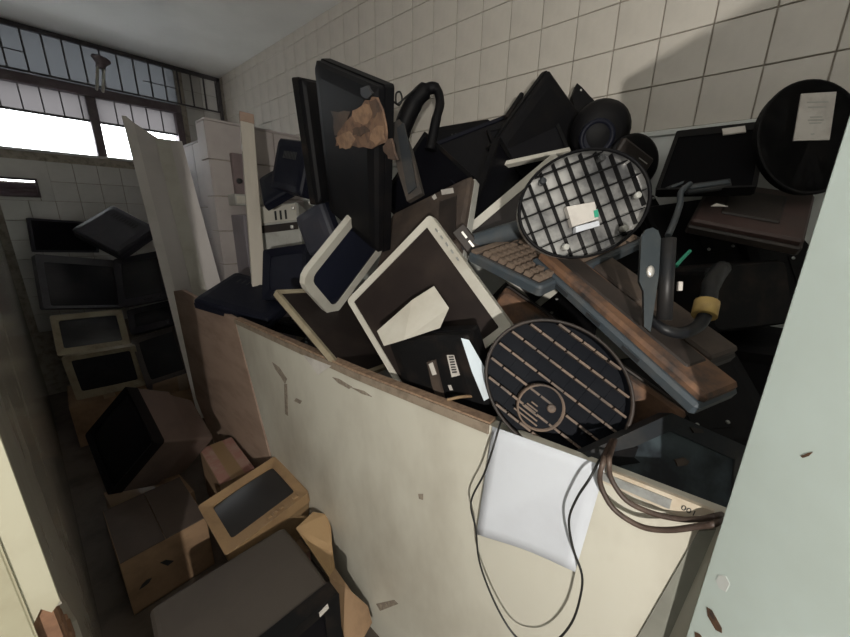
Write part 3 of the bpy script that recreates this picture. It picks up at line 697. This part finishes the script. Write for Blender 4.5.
# stand with U tube
SM = facing(654, 272, .616, -3, 0, -12) @ Matrix.Scale(.88, 4)
t = thing('monitor_stand', 'slate metal monitor stand with upright plate and curved black tube', 'stand', SM); I = SM.inverted()
m = MB(); m.prism([(-.014, -.11), (-.002, -.12), (.004, -.05), (.008, .0), (.008, .066), (.002, .082), (-.008, .088), (-.020, .084), (-.027, .07), (-.027, -.02), (-.018, -.04)], -.006, .004); m.build('upright_plate', STANDM, t)
m = MB(); m.tube([(.021, -.095, .004), (.021, .066, .004)], .0135, 14, sub=1); m.build('column', TUBEM, t)
m = MB(); m.tube([I @ at(650, 318, 0.634), I @ at(664, 329, 0.616), I @ at(682, 333, 0.616), I @ at(699, 325, 0.634), I @ at(707, 308, 0.651), I @ at(711, 285, 0.686), I @ at(722, 268, 0.739)], [.010, .011, .012, .013, .016, .018, .018], 12); m.build('curved_tube', TUBEM, t)
m = MB(); m.tube([I @ at(704, 316, 0.644), I @ at(707, 302, 0.653)], .0225, 14, sub=1); m.build('yellow_tape_band', YELLOW, t)
m = MB(); m.lathe([(.007, .003), (.007, .008), (.003, .009), (0, .009)], 12, Matrix.Translation((-.009, .0, 0)) @ Matrix.Scale(1.7, 4, (0, 1, 0))); m.build('screw', PORT, t)
m = MB(); m.box(.043, .051, -.036, -.018, -.004, .004, .001); m.build('paper_tag', LABEL, t)
cable('tie_strip', [at(676, 266, .78), at(683, 258, .79), at(690, 251, .80)], .004, GREEN, 'green plastic tie on the dark monitor behind the stand', 'tie')
cable('bent_rod', [at(668, 236, .80), at(674, 222, .82), at(680, 204, .86), at(681, 192, .9), at(690, 184, .94)], .007, SLATE, 'bent grey rod rising right of the silver oval base', 'rod')
# black bulk on the right
M, D = pose('crt_back_r')
crt('tube_monitor', 'black tube monitor turned away with dusty top under the brown slab by the door', M @ Matrix.Translation((D[0], 0, -.26)) @ Matrix.Rotation(math.pi, 4, 'Y'), (D[0], D[1], .26), body=BLACK_DUST, bez=BLACK, scr=SCREEN, taper=.74)
for lab, x, y, z, rz, tl in (('black tube monitor buried between the slate blue bar and the door', 1.32, -.12, .84, -75, 10),):
    crt('tube_monitor', lab, Matrix.Translation((x, y, z)) @ Matrix.Rotation(math.radians(rz), 4, 'Z') @ Matrix.Rotation(math.pi / 2 + math.radians(tl), 4, 'X') @ Matrix.Translation((-.19, 0, 0)), (.38, .33, .34), body=BLACK, bez=BLACK, scr=BLACK, taper=.7, buttons=0)
M, D = pose('slab_r'); w, h, d = D
t = thing('flat_monitor', 'flat reddish brown monitor lying face down near the door', 'monitor', M)
m = MB(); m.box(0, w, 0, h * .6, -d, 0, .005); m.build('bezel', BROWN_DK, t)
m = MB(); m.box(.004, w - .004, h * .5, h, -d + .006, -.006, .006); m.build('back_shell', mat('red_brown_dust', (.058, .032, .028), (.032, .021, .019), .6, 6), t)
m = MB(); m.box(.06, w - .06, h * .95, h + .006, -d + .05, -.06, .004); m.build('hump', BROWN_DK, t)
solid('paper_scrap', 'small white triangular scrap on the brown slab', 'paper', facing(718, 206, .93, 0, -50), LABEL, lambda m: m.prism([(-.022, -.004), (.022, -.006), (.004, .014)], 0, .002))
M, D = pose('mon_r')
t = lcd('flat_monitor', 'black monitor with grey label on its top edge against the wall ledge', M, D, bez=BLACK, scr=mat('matt_black_screen', (.003, .003, .004), None, .8, spec=.06), bw=(.01, .01, .035, .012), rnd=.006)
sticker(t, 'label', 'mon_r', [(722, 129), (745, 126), (746, 132), (723, 135)], LABEL)
M, D = pose('rdisc')
t = thing('pedestal', 'large round black base with a pale printed label near the door', 'monitor base', M); w, h, d = D
m = MB(); m.lathe([(.88, -d), (.98, -d * .6), (1, -.002), (.985, 0), (.94, -.001), (0, -.001)], 48, Matrix.Translation((w / 2, h / 2, 0)) @ Matrix.Diagonal((w / 2, h / 2, 1, 1)), smooth=False); m.build('disc', BLACK, t)
m = MB(); m.lathe([(1.0, -.003), (1.008, -.001), (1.0, .002), (.965, .002), (.955, -.001)], 48, Matrix.Translation((w / 2, h / 2, 0)) @ Matrix.Diagonal((w / 2, h / 2, 1, 1))); m.build('rim', BLACK, t)
lb = sticker(t, 'label', 'rdisc', [(801, 94), (836, 92), (829, 140), (793, 141)], LABEL, -.002, .0015)
for y0, a0, a1 in ((102, .2, .8), (107, .25, .75), (117, .35, .7), (120, .3, .75), (123, .35, .7), (134, .45, .55)):
    xl, xr = 801 - (y0 - 94) * .17, 836 - (y0 - 92) * .15; m = MB()
    m.prism([on_pose('rdisc', xl + (xr - xl) * a0, y0), on_pose('rdisc', xl + (xr - xl) * a1, y0 - .5), on_pose('rdisc', xl + (xr - xl) * a1, y0 + .8), on_pose('rdisc', xl + (xr - xl) * a0, y0 + 1.3)], .0014, .002); m.build('print_line', GREYWHITE, lb)
for px, py, t_, rot, w, h, lab in ((690, 180, 1.02, 22, .14, .022, 'narrow grey bracket bar behind the silver oval base'), (716, 184, .95, 8, .17, .035, 'flat grey bracket plate above the brown slab')):
    o = thing('bracket', lab, 'bracket', facing(px, py, t_, rot, -35)); m = MB(); m.box(-w / 2, w / 2, -h / 2, h / 2, -.012, 0, .003); m.build('bar', CHARCOAL, o)
    m = MB(); m.box(-w / 2 + .01, w / 2 - .05, -h / 5, h / 5, -.001, .003, .001); m.build('raised_band', SLATE, o)
# oval base behind the silver one
def oval_plain(m):
    m.lathe([(.80, -.03), (.97, -.012), (1, 0), (.9, .004), (.3, .010), (0, .010)], 40, Matrix.Diagonal((.105, .085, 1, 1)))
ob = thing('pedestal', 'black oval monitor base peeping over the silver one with brown arm', 'monitor base', facing(634, 162, 1.22, -28, 18, 22))
m = MB(); oval_plain(m); m.build('disc', BLACK, ob)
m = MB(); m.box(-.10, .05, -.06, .035, .004, .026, .006); m.build('arm', BROWN_DK, ob)
m = MB(); m.box(-.012, .03, .008, .011, .0255, .0275); m.build('groove_line', GREYWHITE, ob)

sb = thing('stand_strut', 'dusty grey plastic strut slanting below the torn brown label', 'stand', facing(403, 158, 1.02, 0, 0, -25))
SI = sb.matrix_world.inverted(); q = [((SI @ at(px, py, 1.02)).x, (SI @ at(px, py, 1.02)).y) for px, py in ((383, 122), (398, 118), (412, 150), (426, 196), (408, 202), (397, 172))]
m = MB(); m.prism(q, -.02, 0); m.build('strut', mat('dusty_grey_strut', (.03, .027, .025), (.07, .052, .04), .6, 9), sb)
q2 = [(x * .55 + .012, y * .85) for x, y in q]; m = MB(); m.prism(q2, -.001, .006); m.build('raised_rib', CHARCOAL, sb)
# back rows
M, D = pose('slab_b')
t = lcd('flat_monitor', 'tall black monitor back with torn brown label, highest at left', M, D, show='back', bez=BLACK, back=BLACK, plate=False, vents=False, bw=(.012,) * 4)
TORN = mat('torn_brown_paper', (.17, .10, .062), (.075, .045, .034), .85, 30, bump=.5)
def ragged(pts, n=3, amp=1.6):
    out = []
    for k, p in enumerate(pts):
        q = pts[(k + 1) % len(pts)]
        for i in range(n):
            f = i / n; a_ = amp if i else amp * .3
            out.append((p[0] + (q[0] - p[0]) * f + random.uniform(-a_, a_), p[1] + (q[1] - p[1]) * f + random.uniform(-a_, a_)))
    return out
TORN_LT = mat('torn_light_paper', (.27, .165, .10), (.16, .095, .06), .85, 40, bump=.5)
TORN_DK = mat('torn_dark_paper', (.09, .055, .038), (.045, .03, .024), .85, 30, bump=.4)
for pts, mt, z in (([(352, 116), (366, 100), (377, 97), (384, 117), (387, 142), (372, 149), (352, 145), (336, 146), (338, 133)], TORN, .0022), ([(331, 111), (351, 112), (347, 128), (335, 136)], BROWN, .0016),
                   ([(353, 110), (366, 103), (374, 112), (368, 124), (356, 122)], TORN_LT, .0034), ([(336, 137), (350, 131), (357, 138), (350, 148), (340, 149)], TORN_LT, .0030), ([(375, 128), (384, 126), (386, 140), (377, 146), (371, 139)], TORN_LT, .0034),
                   ([(353, 129), (365, 126), (371, 131), (362, 136), (354, 135)], TORN_DK, .0042), ([(370, 101), (377, 98), (381, 112), (374, 118)], TORN_DK, .0038), ([(361, 88), (368, 86), (373, 93), (369, 98), (362, 95)], CHARCOAL, .003), ([(384, 146), (392, 138), (398, 160), (389, 158)], TORN_DK, .003)):
    sticker(t, 'torn_label', 'slab_b', ragged(pts), mt, -.003, z)
M, D = pose('slab_a')
lcd('flat_monitor', 'black monitor back standing left of the tallest one', M, D, show='back', bez=BLACK_DUST, back=BLACK, plate=False, vents=False)
M, D = pose('diamond')
lcd('flat_monitor', 'black monitor balanced on its corner like a diamond against the tiled wall', M, D, show='back', bez=BLACK, back=BLACK, plate=False, vents=False)
M, D = pose('mon_c1')
lcd('flat_monitor', 'black monitor with grey edge left of the diamond shaped one', M, D, bez=BLUEBLACK, rnd=.004)
M, D = pose('mon_c2')
lcd('flat_monitor', 'flat topped black monitor at the back under the cable loop', M, D, show='back', bez=BLACK, back=BLACK, plate=False)
M, D = pose('mon_c3')
lcd('flat_monitor', 'black monitor with slanting grey edge behind the torn label one', M, D, bez=BLACK_DUST, bw=(.014,) * 4, rnd=.004)
M, D = pose('mon_c4')
lcd('flat_monitor', 'black upright monitor behind the white edge of the brown screen', M, D, bez=BLACK, bw=(.014,) * 4, rnd=.004)
# arched stand and cable
cable('arched_stand', [at(398, 148, 1.42), at(405, 122, 1.40), at(416, 100, 1.37), at(428, 89, 1.36), at(437, 90, 1.36), at(440, 104, 1.36), at(436, 120, 1.36), at(430, 150, 1.38)], [.034, .036, .032, .022, .017, .018, .020, .024], BLACK, 'arched black monitor stand at the top of the heap', 'stand')
cable('cable', [at(372, 84, 1.18), at(384, 95, 1.24), at(394, 102, 1.3), at(399, 105, 1.32), at(402, 99, 1.34), at(400, 92, 1.35), at(396, 94, 1.34), at(397, 104, 1.33), at(406, 97, 1.33), at(416, 89, 1.34), at(427, 86, 1.35)], .0035, CABLEBLK, 'black cable with a small loop against the tiled wall')
# swivel ball base
b = thing('swivel_base', 'round glossy black swivel base at the back beside the pointed corner', 'monitor base', facing(600, 131, 1.24, 20, 25, -15))
m = MB(); m.lathe([(.0, -.05), (.07, -.05), (.092, -.03), (.10, -.005), (.096, .02), (.08, .042), (.05, .055), (0, .058)], 28); m.build('dome', BLACK, b)
m = MB(); m.lathe([(.055, .04), (.058, .066), (.044, .066), (.042, .05)], 24, Matrix.Translation((-.03, -.01, 0))); m.build('collar', BLUEBLACK, b)
for i in range(3):
    m = MB(); m.tube([(-.07 + .0 * i, -.04 - .012 * i, .045), (-.03, -.055 - .012 * i, .052), (.02, -.045 - .012 * i, .05)], .004, 6); m.build('coil', CHARCOAL, b)
lf = thing('plastic_foot', 'pointed black plastic foot rising between the diamond monitor and the round base', 'stand', facing(584, 110, 1.32))
m = MB(); I = facing(584, 110, 1.32).inverted(); P = [(I @ at(px, py, 1.32)).to_2d() for px, py in ((577, 83), (582, 87), (590, 96), (600, 106), (598, 125), (580, 125), (574, 106), (573, 94))]
m.prism(P, -.03, 0); m.build('blade', BLACK, lf)
m = MB(); m.lathe([(.004, 0), (.004, .002), (0, .002)], 8, Matrix.Translation((P[1].x - .004, P[1].y - .012, 0))); m.build('screw', PORT, lf)
cable('stick', [at(506, 118, 1.36), at(515, 105, 1.36), at(522, 94, 1.36)], [.010, .010, .009], BLACK_DUST, 'short dark stick with worn tip left of the diamond monitor', 'stick')
# left side of the heap
for key, nm, lab in (('tri_b', 'flat_monitor', 'dark blue monitor back behind the leaning post, upper one'), ('tri_c', 'flat_monitor', 'dark monitor lying just right of the leaning post')):
    M, D = pose(key); lcd(nm, lab, M, D, show='back', bez=BLUEBLACK, back=BLUEBLACK, plate=False, vents=(key == 'tri_b'))
M, D = pose('keystone')
lcd('flat_monitor', 'black monitor lying on the brown board end at far left of heap', M, D, show='back', bez=BLUEBLACK, back=BLUEBLACK, plate=False)
M, D = pose('hump')
crt('tube_monitor', 'dark rounded tube monitor just right of the leaning post', M, D, body=BLUEBLACK, bez=BLUEBLACK, scr=mat('blue_black_screen', (.014, .016, .026), None, .35), taper=.8, buttons=0)
M, D = pose('grey_box')
t = lcd('flat_monitor', 'small blue grey monitor back with bright screws behind the rounded white frame', M, D, show='back', bez=BLUEBLACK, back=mat('blue_grey', (.035, .037, .05), (.05, .047, .055), .5, 8), plate=False, vents=False)
for p in ((293, 208), (310, 203), (292, 227)):
    x, y = on_pose('grey_box', *p); m = MB(); m.lathe([(.008, -.004), (.008, .004), (0, .005)], 10, Matrix.Translation((x, y, 0))); m.build('screw', PORT, t)
M, D = pose('white_case'); w, h, d = D
t = thing('computer_case', 'white desktop computer case with brown drive strip behind the post', 'computer case', M)
m = MB(); m.box(0, w, 0, h, -d, -.004, .008); m.build('case_shell', GREYWHITE, t)
m = MB(); m.box(.01, w - .01, .40 * h, .56 * h, -.006, .002, .002); m.build('drive_bay', BROWN_DK, t)
m = MB(); m.box(.01, w - .01, .60 * h, .96 * h, -.006, .004, .003); fp = m.build('front_panel', WHITE, t)
for i in range(3):
    m = MB(); m.box(w * .52 + i * .03, w * .52 + i * .03 + .012, .64 * h, .84 * h, .003, .0052); m.build('slot', CHARCOAL, fp)
m = MB(); m.box(w * .62, w * .72, .06 * h, .3 * h, -.006, .0005); m.build('slot', GREYWHITE, t)
# things fixed to the tiled block
eb = thing('switch_box', 'brown electrical switch box with dark knob on the tiled block', 'switch', Matrix.Translation(on_y(238, 175, 2.703)))
c = on_y(238, 175, 2.703); I = Matrix.Translation(-c)
p, q = on_y(229, 153, 2.703), on_y(246, 195, 2.703)
m = MB(); m.box(p.x, q.x + .03, 2.665, 2.703, q.z, p.z, .004); m.build('cover', mat('brown_grey_cover', (.19, .145, .145), (.15, .115, .115), .5, 8), eb, I)
k_ = on_y(239, 181, 2.665); m = MB(); m.lathe([(.018, 0), (.016, .02), (0, .022)], 14, Matrix.Translation(k_) @ Matrix.Rotation(math.pi / 2, 4, 'X')); m.build('knob', INK, eb, I)
p, q = on_y(230, 194, 2.66), on_y(250, 206, 2.66)
sh = thing('wall_shelf', 'small pale shelf box on the tiled block under the switch', 'shelf', Matrix.Translation((p.x, 2.703, q.z)))
m = MB(); m.box(0, q.x - p.x + .06, -.12, 0, 0, p.z - q.z, .004); m.build('box', GREYWHITE, sh)
m = MB(); m.box(.01, q.x - p.x + .05, -.124, -.118, .012, p.z - q.z - .012, .001); m.build('front_lip', WHITE, sh)
cp = thing('metal_cabinet', 'narrow grey cabinet behind the leaning post against the tiled block', 'cabinet', Matrix.Translation((1.02, 2.5, 0)))
m = MB(); m.box(0, .30, 0, .2, 0, 1.50, .004); m.build('body', mat('purple_grey_paint', (.22, .20, .22), (.17, .155, .17), .5, 4), cp)
m = MB(); m.box(.015, .145, -.012, 0, .06, 1.46, .003); dr = m.build('door', mat('purple_grey_door', (.25, .225, .245), (.2, .18, .2), .5, 4), cp)
m = MB(); m.box(.155, .285, -.012, 0, .06, 1.46, .003); m.build('door', bpy.data.materials['purple_grey_door'], cp)
m = MB(); m.box(.125, .135, -.022, -.011, 1.1, 1.2, .002); m.build('handle', ALU, dr)

# leaning post and white boards
M, D = pose('post')
t = thing('wooden_post', 'pale painted wooden post leaning upright at the left of the heap', 'post', M)
m = MB(); m.box(0, D[0], -.03, D[1] - .055, -D[2], 0, .003); m.build('shaft', mat('pale_post_paint', (.47, .43, .37), (.36, .32, .27), .6, 5, stretch=(1, .2, 1)), t)
m = MB(); m.box(-.002, D[0] + .002, D[1] - .056, D[1], -D[2] - .002, .002, .002); m.build('bare_tip', BROWNBOARD, t)
M, D = pose('white_board'); w, h, d = D
BM = mat('pinkish_white_board', (.56, .52, .50), (.47, .435, .42), .5, 2)
t = thing('leaning_board', 'tall white board with slanted top leaning between the window and the block', 'board', M)
zb = -.22
m = MB(); m.prism([(.045, zb), (w + .09, zb), (w, h * .935), (w * .55, h * .94), (.045, h * .985)], -d, -.006); m.build('sheet', BM, t)
m = MB(); m.prism([(0, zb), (.048, zb), (.048, h * .98), (.02, h), (0, h)], -d - .004, .008); m.build('edge_batten', mat('white_edge_paint', (.66, .62, .59), (.55, .52, .48), .5, 4), t)
m = MB(); m.prism([(w * .52, zb), (w * .86, zb), (w * .76, h * .934), (w * .50, h * .938)], -.007, .004); m.build('raised_panel', WHITE, t)

# ------------------------------------------------------------------ tube monitors in the left alley
LEFT_GLARE = mat('glare_lifted_blue_black', (.026, .026, .036), (.04, .038, .045), .5, 8)  # blue-black made paler: window glare over the alley stack painted into the colour
def posed_crt(key, lab, **k):
    M, D = pose(key); d = k.pop('d', D[2]); return crt('tube_monitor', lab, M, (D[0], D[1], d), **k)
posed_crt('crt_1', 'tan framed tube monitor, lower of the two stacked under the window', d=0.2, body=BROWN_DK, bez=BEIGE)
posed_crt('crt_2', 'tan framed tube monitor, upper of the two stacked under the window', d=0.2, body=BROWN_DK, bez=BEIGE)
posed_crt('crt_3', 'large grey framed tube monitor on top of the two tan ones', d=0.26, body=LEFT_GLARE, bez=mat('grey_blue_bezel', (.115, .115, .13), (.08, .08, .092), .5, 6), bw=(.04, .03, .045, .02), taper=.5)
posed_crt('crt_4', 'dark tube monitor right of the grey framed one in the alley', body=LEFT_GLARE, bez=LEFT_GLARE)
posed_crt('crt_5', 'dark tube monitor with dull tan frame beside the leaning board', body=LEFT_GLARE, bez=mat('dull_bezel', (.07, .06, .058), (.05, .043, .042), .5, 7), bw=(.03,) * 4)
posed_crt('crt_6', 'dark tube monitor squeezed above the dull framed one by the board', body=LEFT_GLARE, bez=LEFT_GLARE, buttons=1)
M, D = pose('slab_l1')
lcd('flat_monitor', 'black flat monitor lying along the top of the alley stack', M, D, bez=LEFT_GLARE, bw=(.015,) * 4)
M, D = pose('slab_l2')
lcd('flat_monitor', 'black monitor with raised corner topping the alley stack', M, D, show='back', bez=LEFT_GLARE, back=LEFT_GLARE, plate=False)
posed_crt('brown_crt', 'dark brown tube monitor tipped on its side in the alley', body=mat('dark_brown_crt', (.12, .085, .072), (.085, .062, .053), .65, 5), bez=BLACK, scr=SCREEN, bw=(.02,) * 4, taper=.82, neck=.6)
t = bpy.data.objects['tube_monitor.008'] if 'tube_monitor.008' in bpy.data.objects else None
M, D = pose('carton_crt')
posed_crt('carton_crt', 'tan tube monitor tilted back with dark rectangular screen facing up', body=TAN, bez=mat('orange_tan_bezel', (.27, .17, .085), (.19, .115, .06), .6, 8), scr=mat('tilted_screen', (.017, .015, .014), None, .35), bw=(.04, .035, .035, .06), d=.24, taper=.8)
# nearest tube monitor, front towards the doorway
M = Matrix.Translation((.015, .742, .05)) @ Matrix.Rotation(math.pi / 2, 4, 'X') @ Matrix.Rotation(math.radians(-3), 4, 'Y')
t = crt('tube_monitor', 'dark grey brown tube monitor nearest to the doorway with white sticker on front', M, (.43, .335, .36), body=mat('grey_brown_crt', (.052, .042, .034), (.04, .032, .026), .7, 4), bez=BLACK_DUST, scr=SCREEN, taper=.96, neck=.12, bw=(.045, .045, .06, .05))
m = MB(); m.prism([(.362, .298), (.392, .304), (.390, .322), (.361, .315)], -.002, .0012); m.build('label', LABEL, t)

# cartons
def carton(label, x0, x1, y0, y1, z0, z1, rz=0.0, top=CARD, side=CARD, tape=True):
    c = Vector(((x0 + x1) / 2, (y0 + y1) / 2, z0)); t = thing('carton', label, 'box', Matrix.Translation(c) @ Matrix.Rotation(math.radians(rz), 4, 'Z'))
    w, l, h = (x1 - x0) / 2, (y1 - y0) / 2, z1 - z0
    m = MB()
    for b in ((-w, w, -l, -l + .005, 0, h), (-w, w, l - .005, l, 0, h), (-w, -w + .005, -l + .005, l - .005, 0, h), (w - .005, w, -l + .005, l - .005, 0, h), (-w, w, -l, l, 0, .005)): m.box(*b)
    m.build('walls', side, t)
    for s in (-1, 1):
        m = MB(); m.box(min(0, s * (w - .001)) + .001, max(0, s * (w - .001)) - .001, -l + .002, l - .002, h, h + .004); m.build('flap', top, t)
    if not tape: return t
    m = MB(); m.box(-.03, .03, -l - .0005, l + .0005, h + .0036, h + .0046); m.build('tape_strip', mat('packing_tape', (.26, .17, .09), None, .3) if 'packing_tape' not in bpy.data.materials else bpy.data.materials['packing_tape'], t)
    return t
ct = carton('torn brown carton with dark top between the nearest monitor and the left wall', .015, .30, 1.48, 1.84, .0, .255, 0, tape=False, top=mat('dark_carton_top', (.075, .055, .045), (.055, .04, .034), .8, 4), side=CARD)
I = ct.matrix_world.inverted()
def on_front(px, py): p = I @ on_y(px, py, 1.478); return p.x, p.z
m = MB(); q = [on_front(*p) for p in ((139, 590), (142, 585), (147, 580), (152, 578), (149, 583), (144, 587))]; m.loft([[(x, -.1815, z) for x, z in q], [(x, -.1790, z) for x, z in q]]); m.build('tear', INK, ct)
m = MB(); q = [on_front(*p) for p in ((160, 563), (166, 560), (174, 561), (168, 566))]; m.loft([[(x, -.1812, z) for x, z in q], [(x, -.1790, z) for x, z in q]]); m.build('scuffed_print', CHARCOAL, ct)
carton('brown carton wedged beside the panel behind the tilted tan monitor', .415, .575, 1.60, 1.96, 0, .28, -4, side=CARD, top=PINK)
carton('plain carton under the stack of tan tube monitors', .02, .42, 3.0, 3.42, 0, .29, -3)
carton('plain carton under the dull framed tube monitor', .46, .84, 2.92, 3.3, 0, .22, -12)
carton('crushed carton carrying the tipped brown monitor', .05, .34, 1.86, 2.2, 0, .12, 4)
carton('faded carton under the tilted tan monitor', .35, .575, 1.12, 1.48, 0, .13, -4, side=PINK)
# bent cardboard flap against the panel
fl = thing('cardboard_flap', 'bent light cardboard flap between the nearest monitor and the white panel', 'cardboard', Matrix.Translation((.54, .95, 0)))
def flap(pts, mt, th=.005):
    I = Matrix.Translation((-.54, -.95, 0)); P = [I @ p for p in pts]; m = MB(); m.loft([P, [p + Vector((-.0, 0, -th)) for p in P]]); return m.build('sheet', mt, fl)
flap([on_z(296, 528, .36), on_z(313, 512, .36), on_z(326, 514, .35), on_z(331, 527, .33), on_z(332, 545, .30), on_z(335, 568, .26), on_z(329, 577, .27)], CARD_LT)
flap([on_z(329, 577, .27), on_z(335, 568, .26), on_z(352, 592, .20), on_z(368, 606, .14), on_z(372, 622, .10), on_z(362, 640, .10), on_z(345, 640, .13)], CARD)

# black monitors lying deeper in the heap, glimpsed between the others
def lying(x, y, z, a, b_): return Matrix.Translation((x, y, z)) @ Matrix.Rotation(math.radians(-90 + a), 4, 'Z') @ Matrix.Rotation(math.radians(b_), 4, 'X') @ Matrix.Translation((-.17, -.14, 0))
def turned(px, py, t_, r_, tx): return facing(px, py, t_, r_, tx) @ Matrix.Translation((-.17, -.14, 0))
deep = [(lying(1.28, .55, 1.22, 12, 10), 'black monitor glimpsed between the white framed monitor and the keyboard'),
        (lying(.84, 1.2, 1.02, 6, 20), 'black monitor corner glimpsed under the tan framed brown screen'),
        (lying(.97, 1.72, .945, 14, -10), 'black monitor behind the panel edge left of the tan framed screen'),
        (lying(1.36, .35, 1.36, 15, 20), 'black monitor under the right end of the silver oval base'),
        (lying(1.12, .45, 1.24, 12, 24), 'black monitor between the keyboard and the large ribbed base'),
        (turned(712, 232, 1.12, 8, -20), 'black monitor between the grey bracket plate and the brown slab'),
        (turned(662, 205, 1.30, -14, -10), 'black monitor behind the bent grey rod'),
        (turned(806, 262, 1.06, 6, -12), 'black monitor standing at the door edge under the round black base'),
        (turned(700, 400, .9, 5, -30), 'black monitor just above the slanted dark grey one by the door')]
first = None
def copy_tree(o, parent=None):
    c = o.copy(); COL.objects.link(c)
    if parent: c.parent = parent
    for ch in list(o.children): copy_tree(ch, c)
    return c
for Mx, lab in deep:
    if first is None: first = o = lcd('flat_monitor', lab, Mx, (.34, .28, .06), show='back', bez=BLACK, back=BLACK, vents=False)
    else: o = copy_tree(first)
    o.matrix_world = Mx; o['label'] = lab
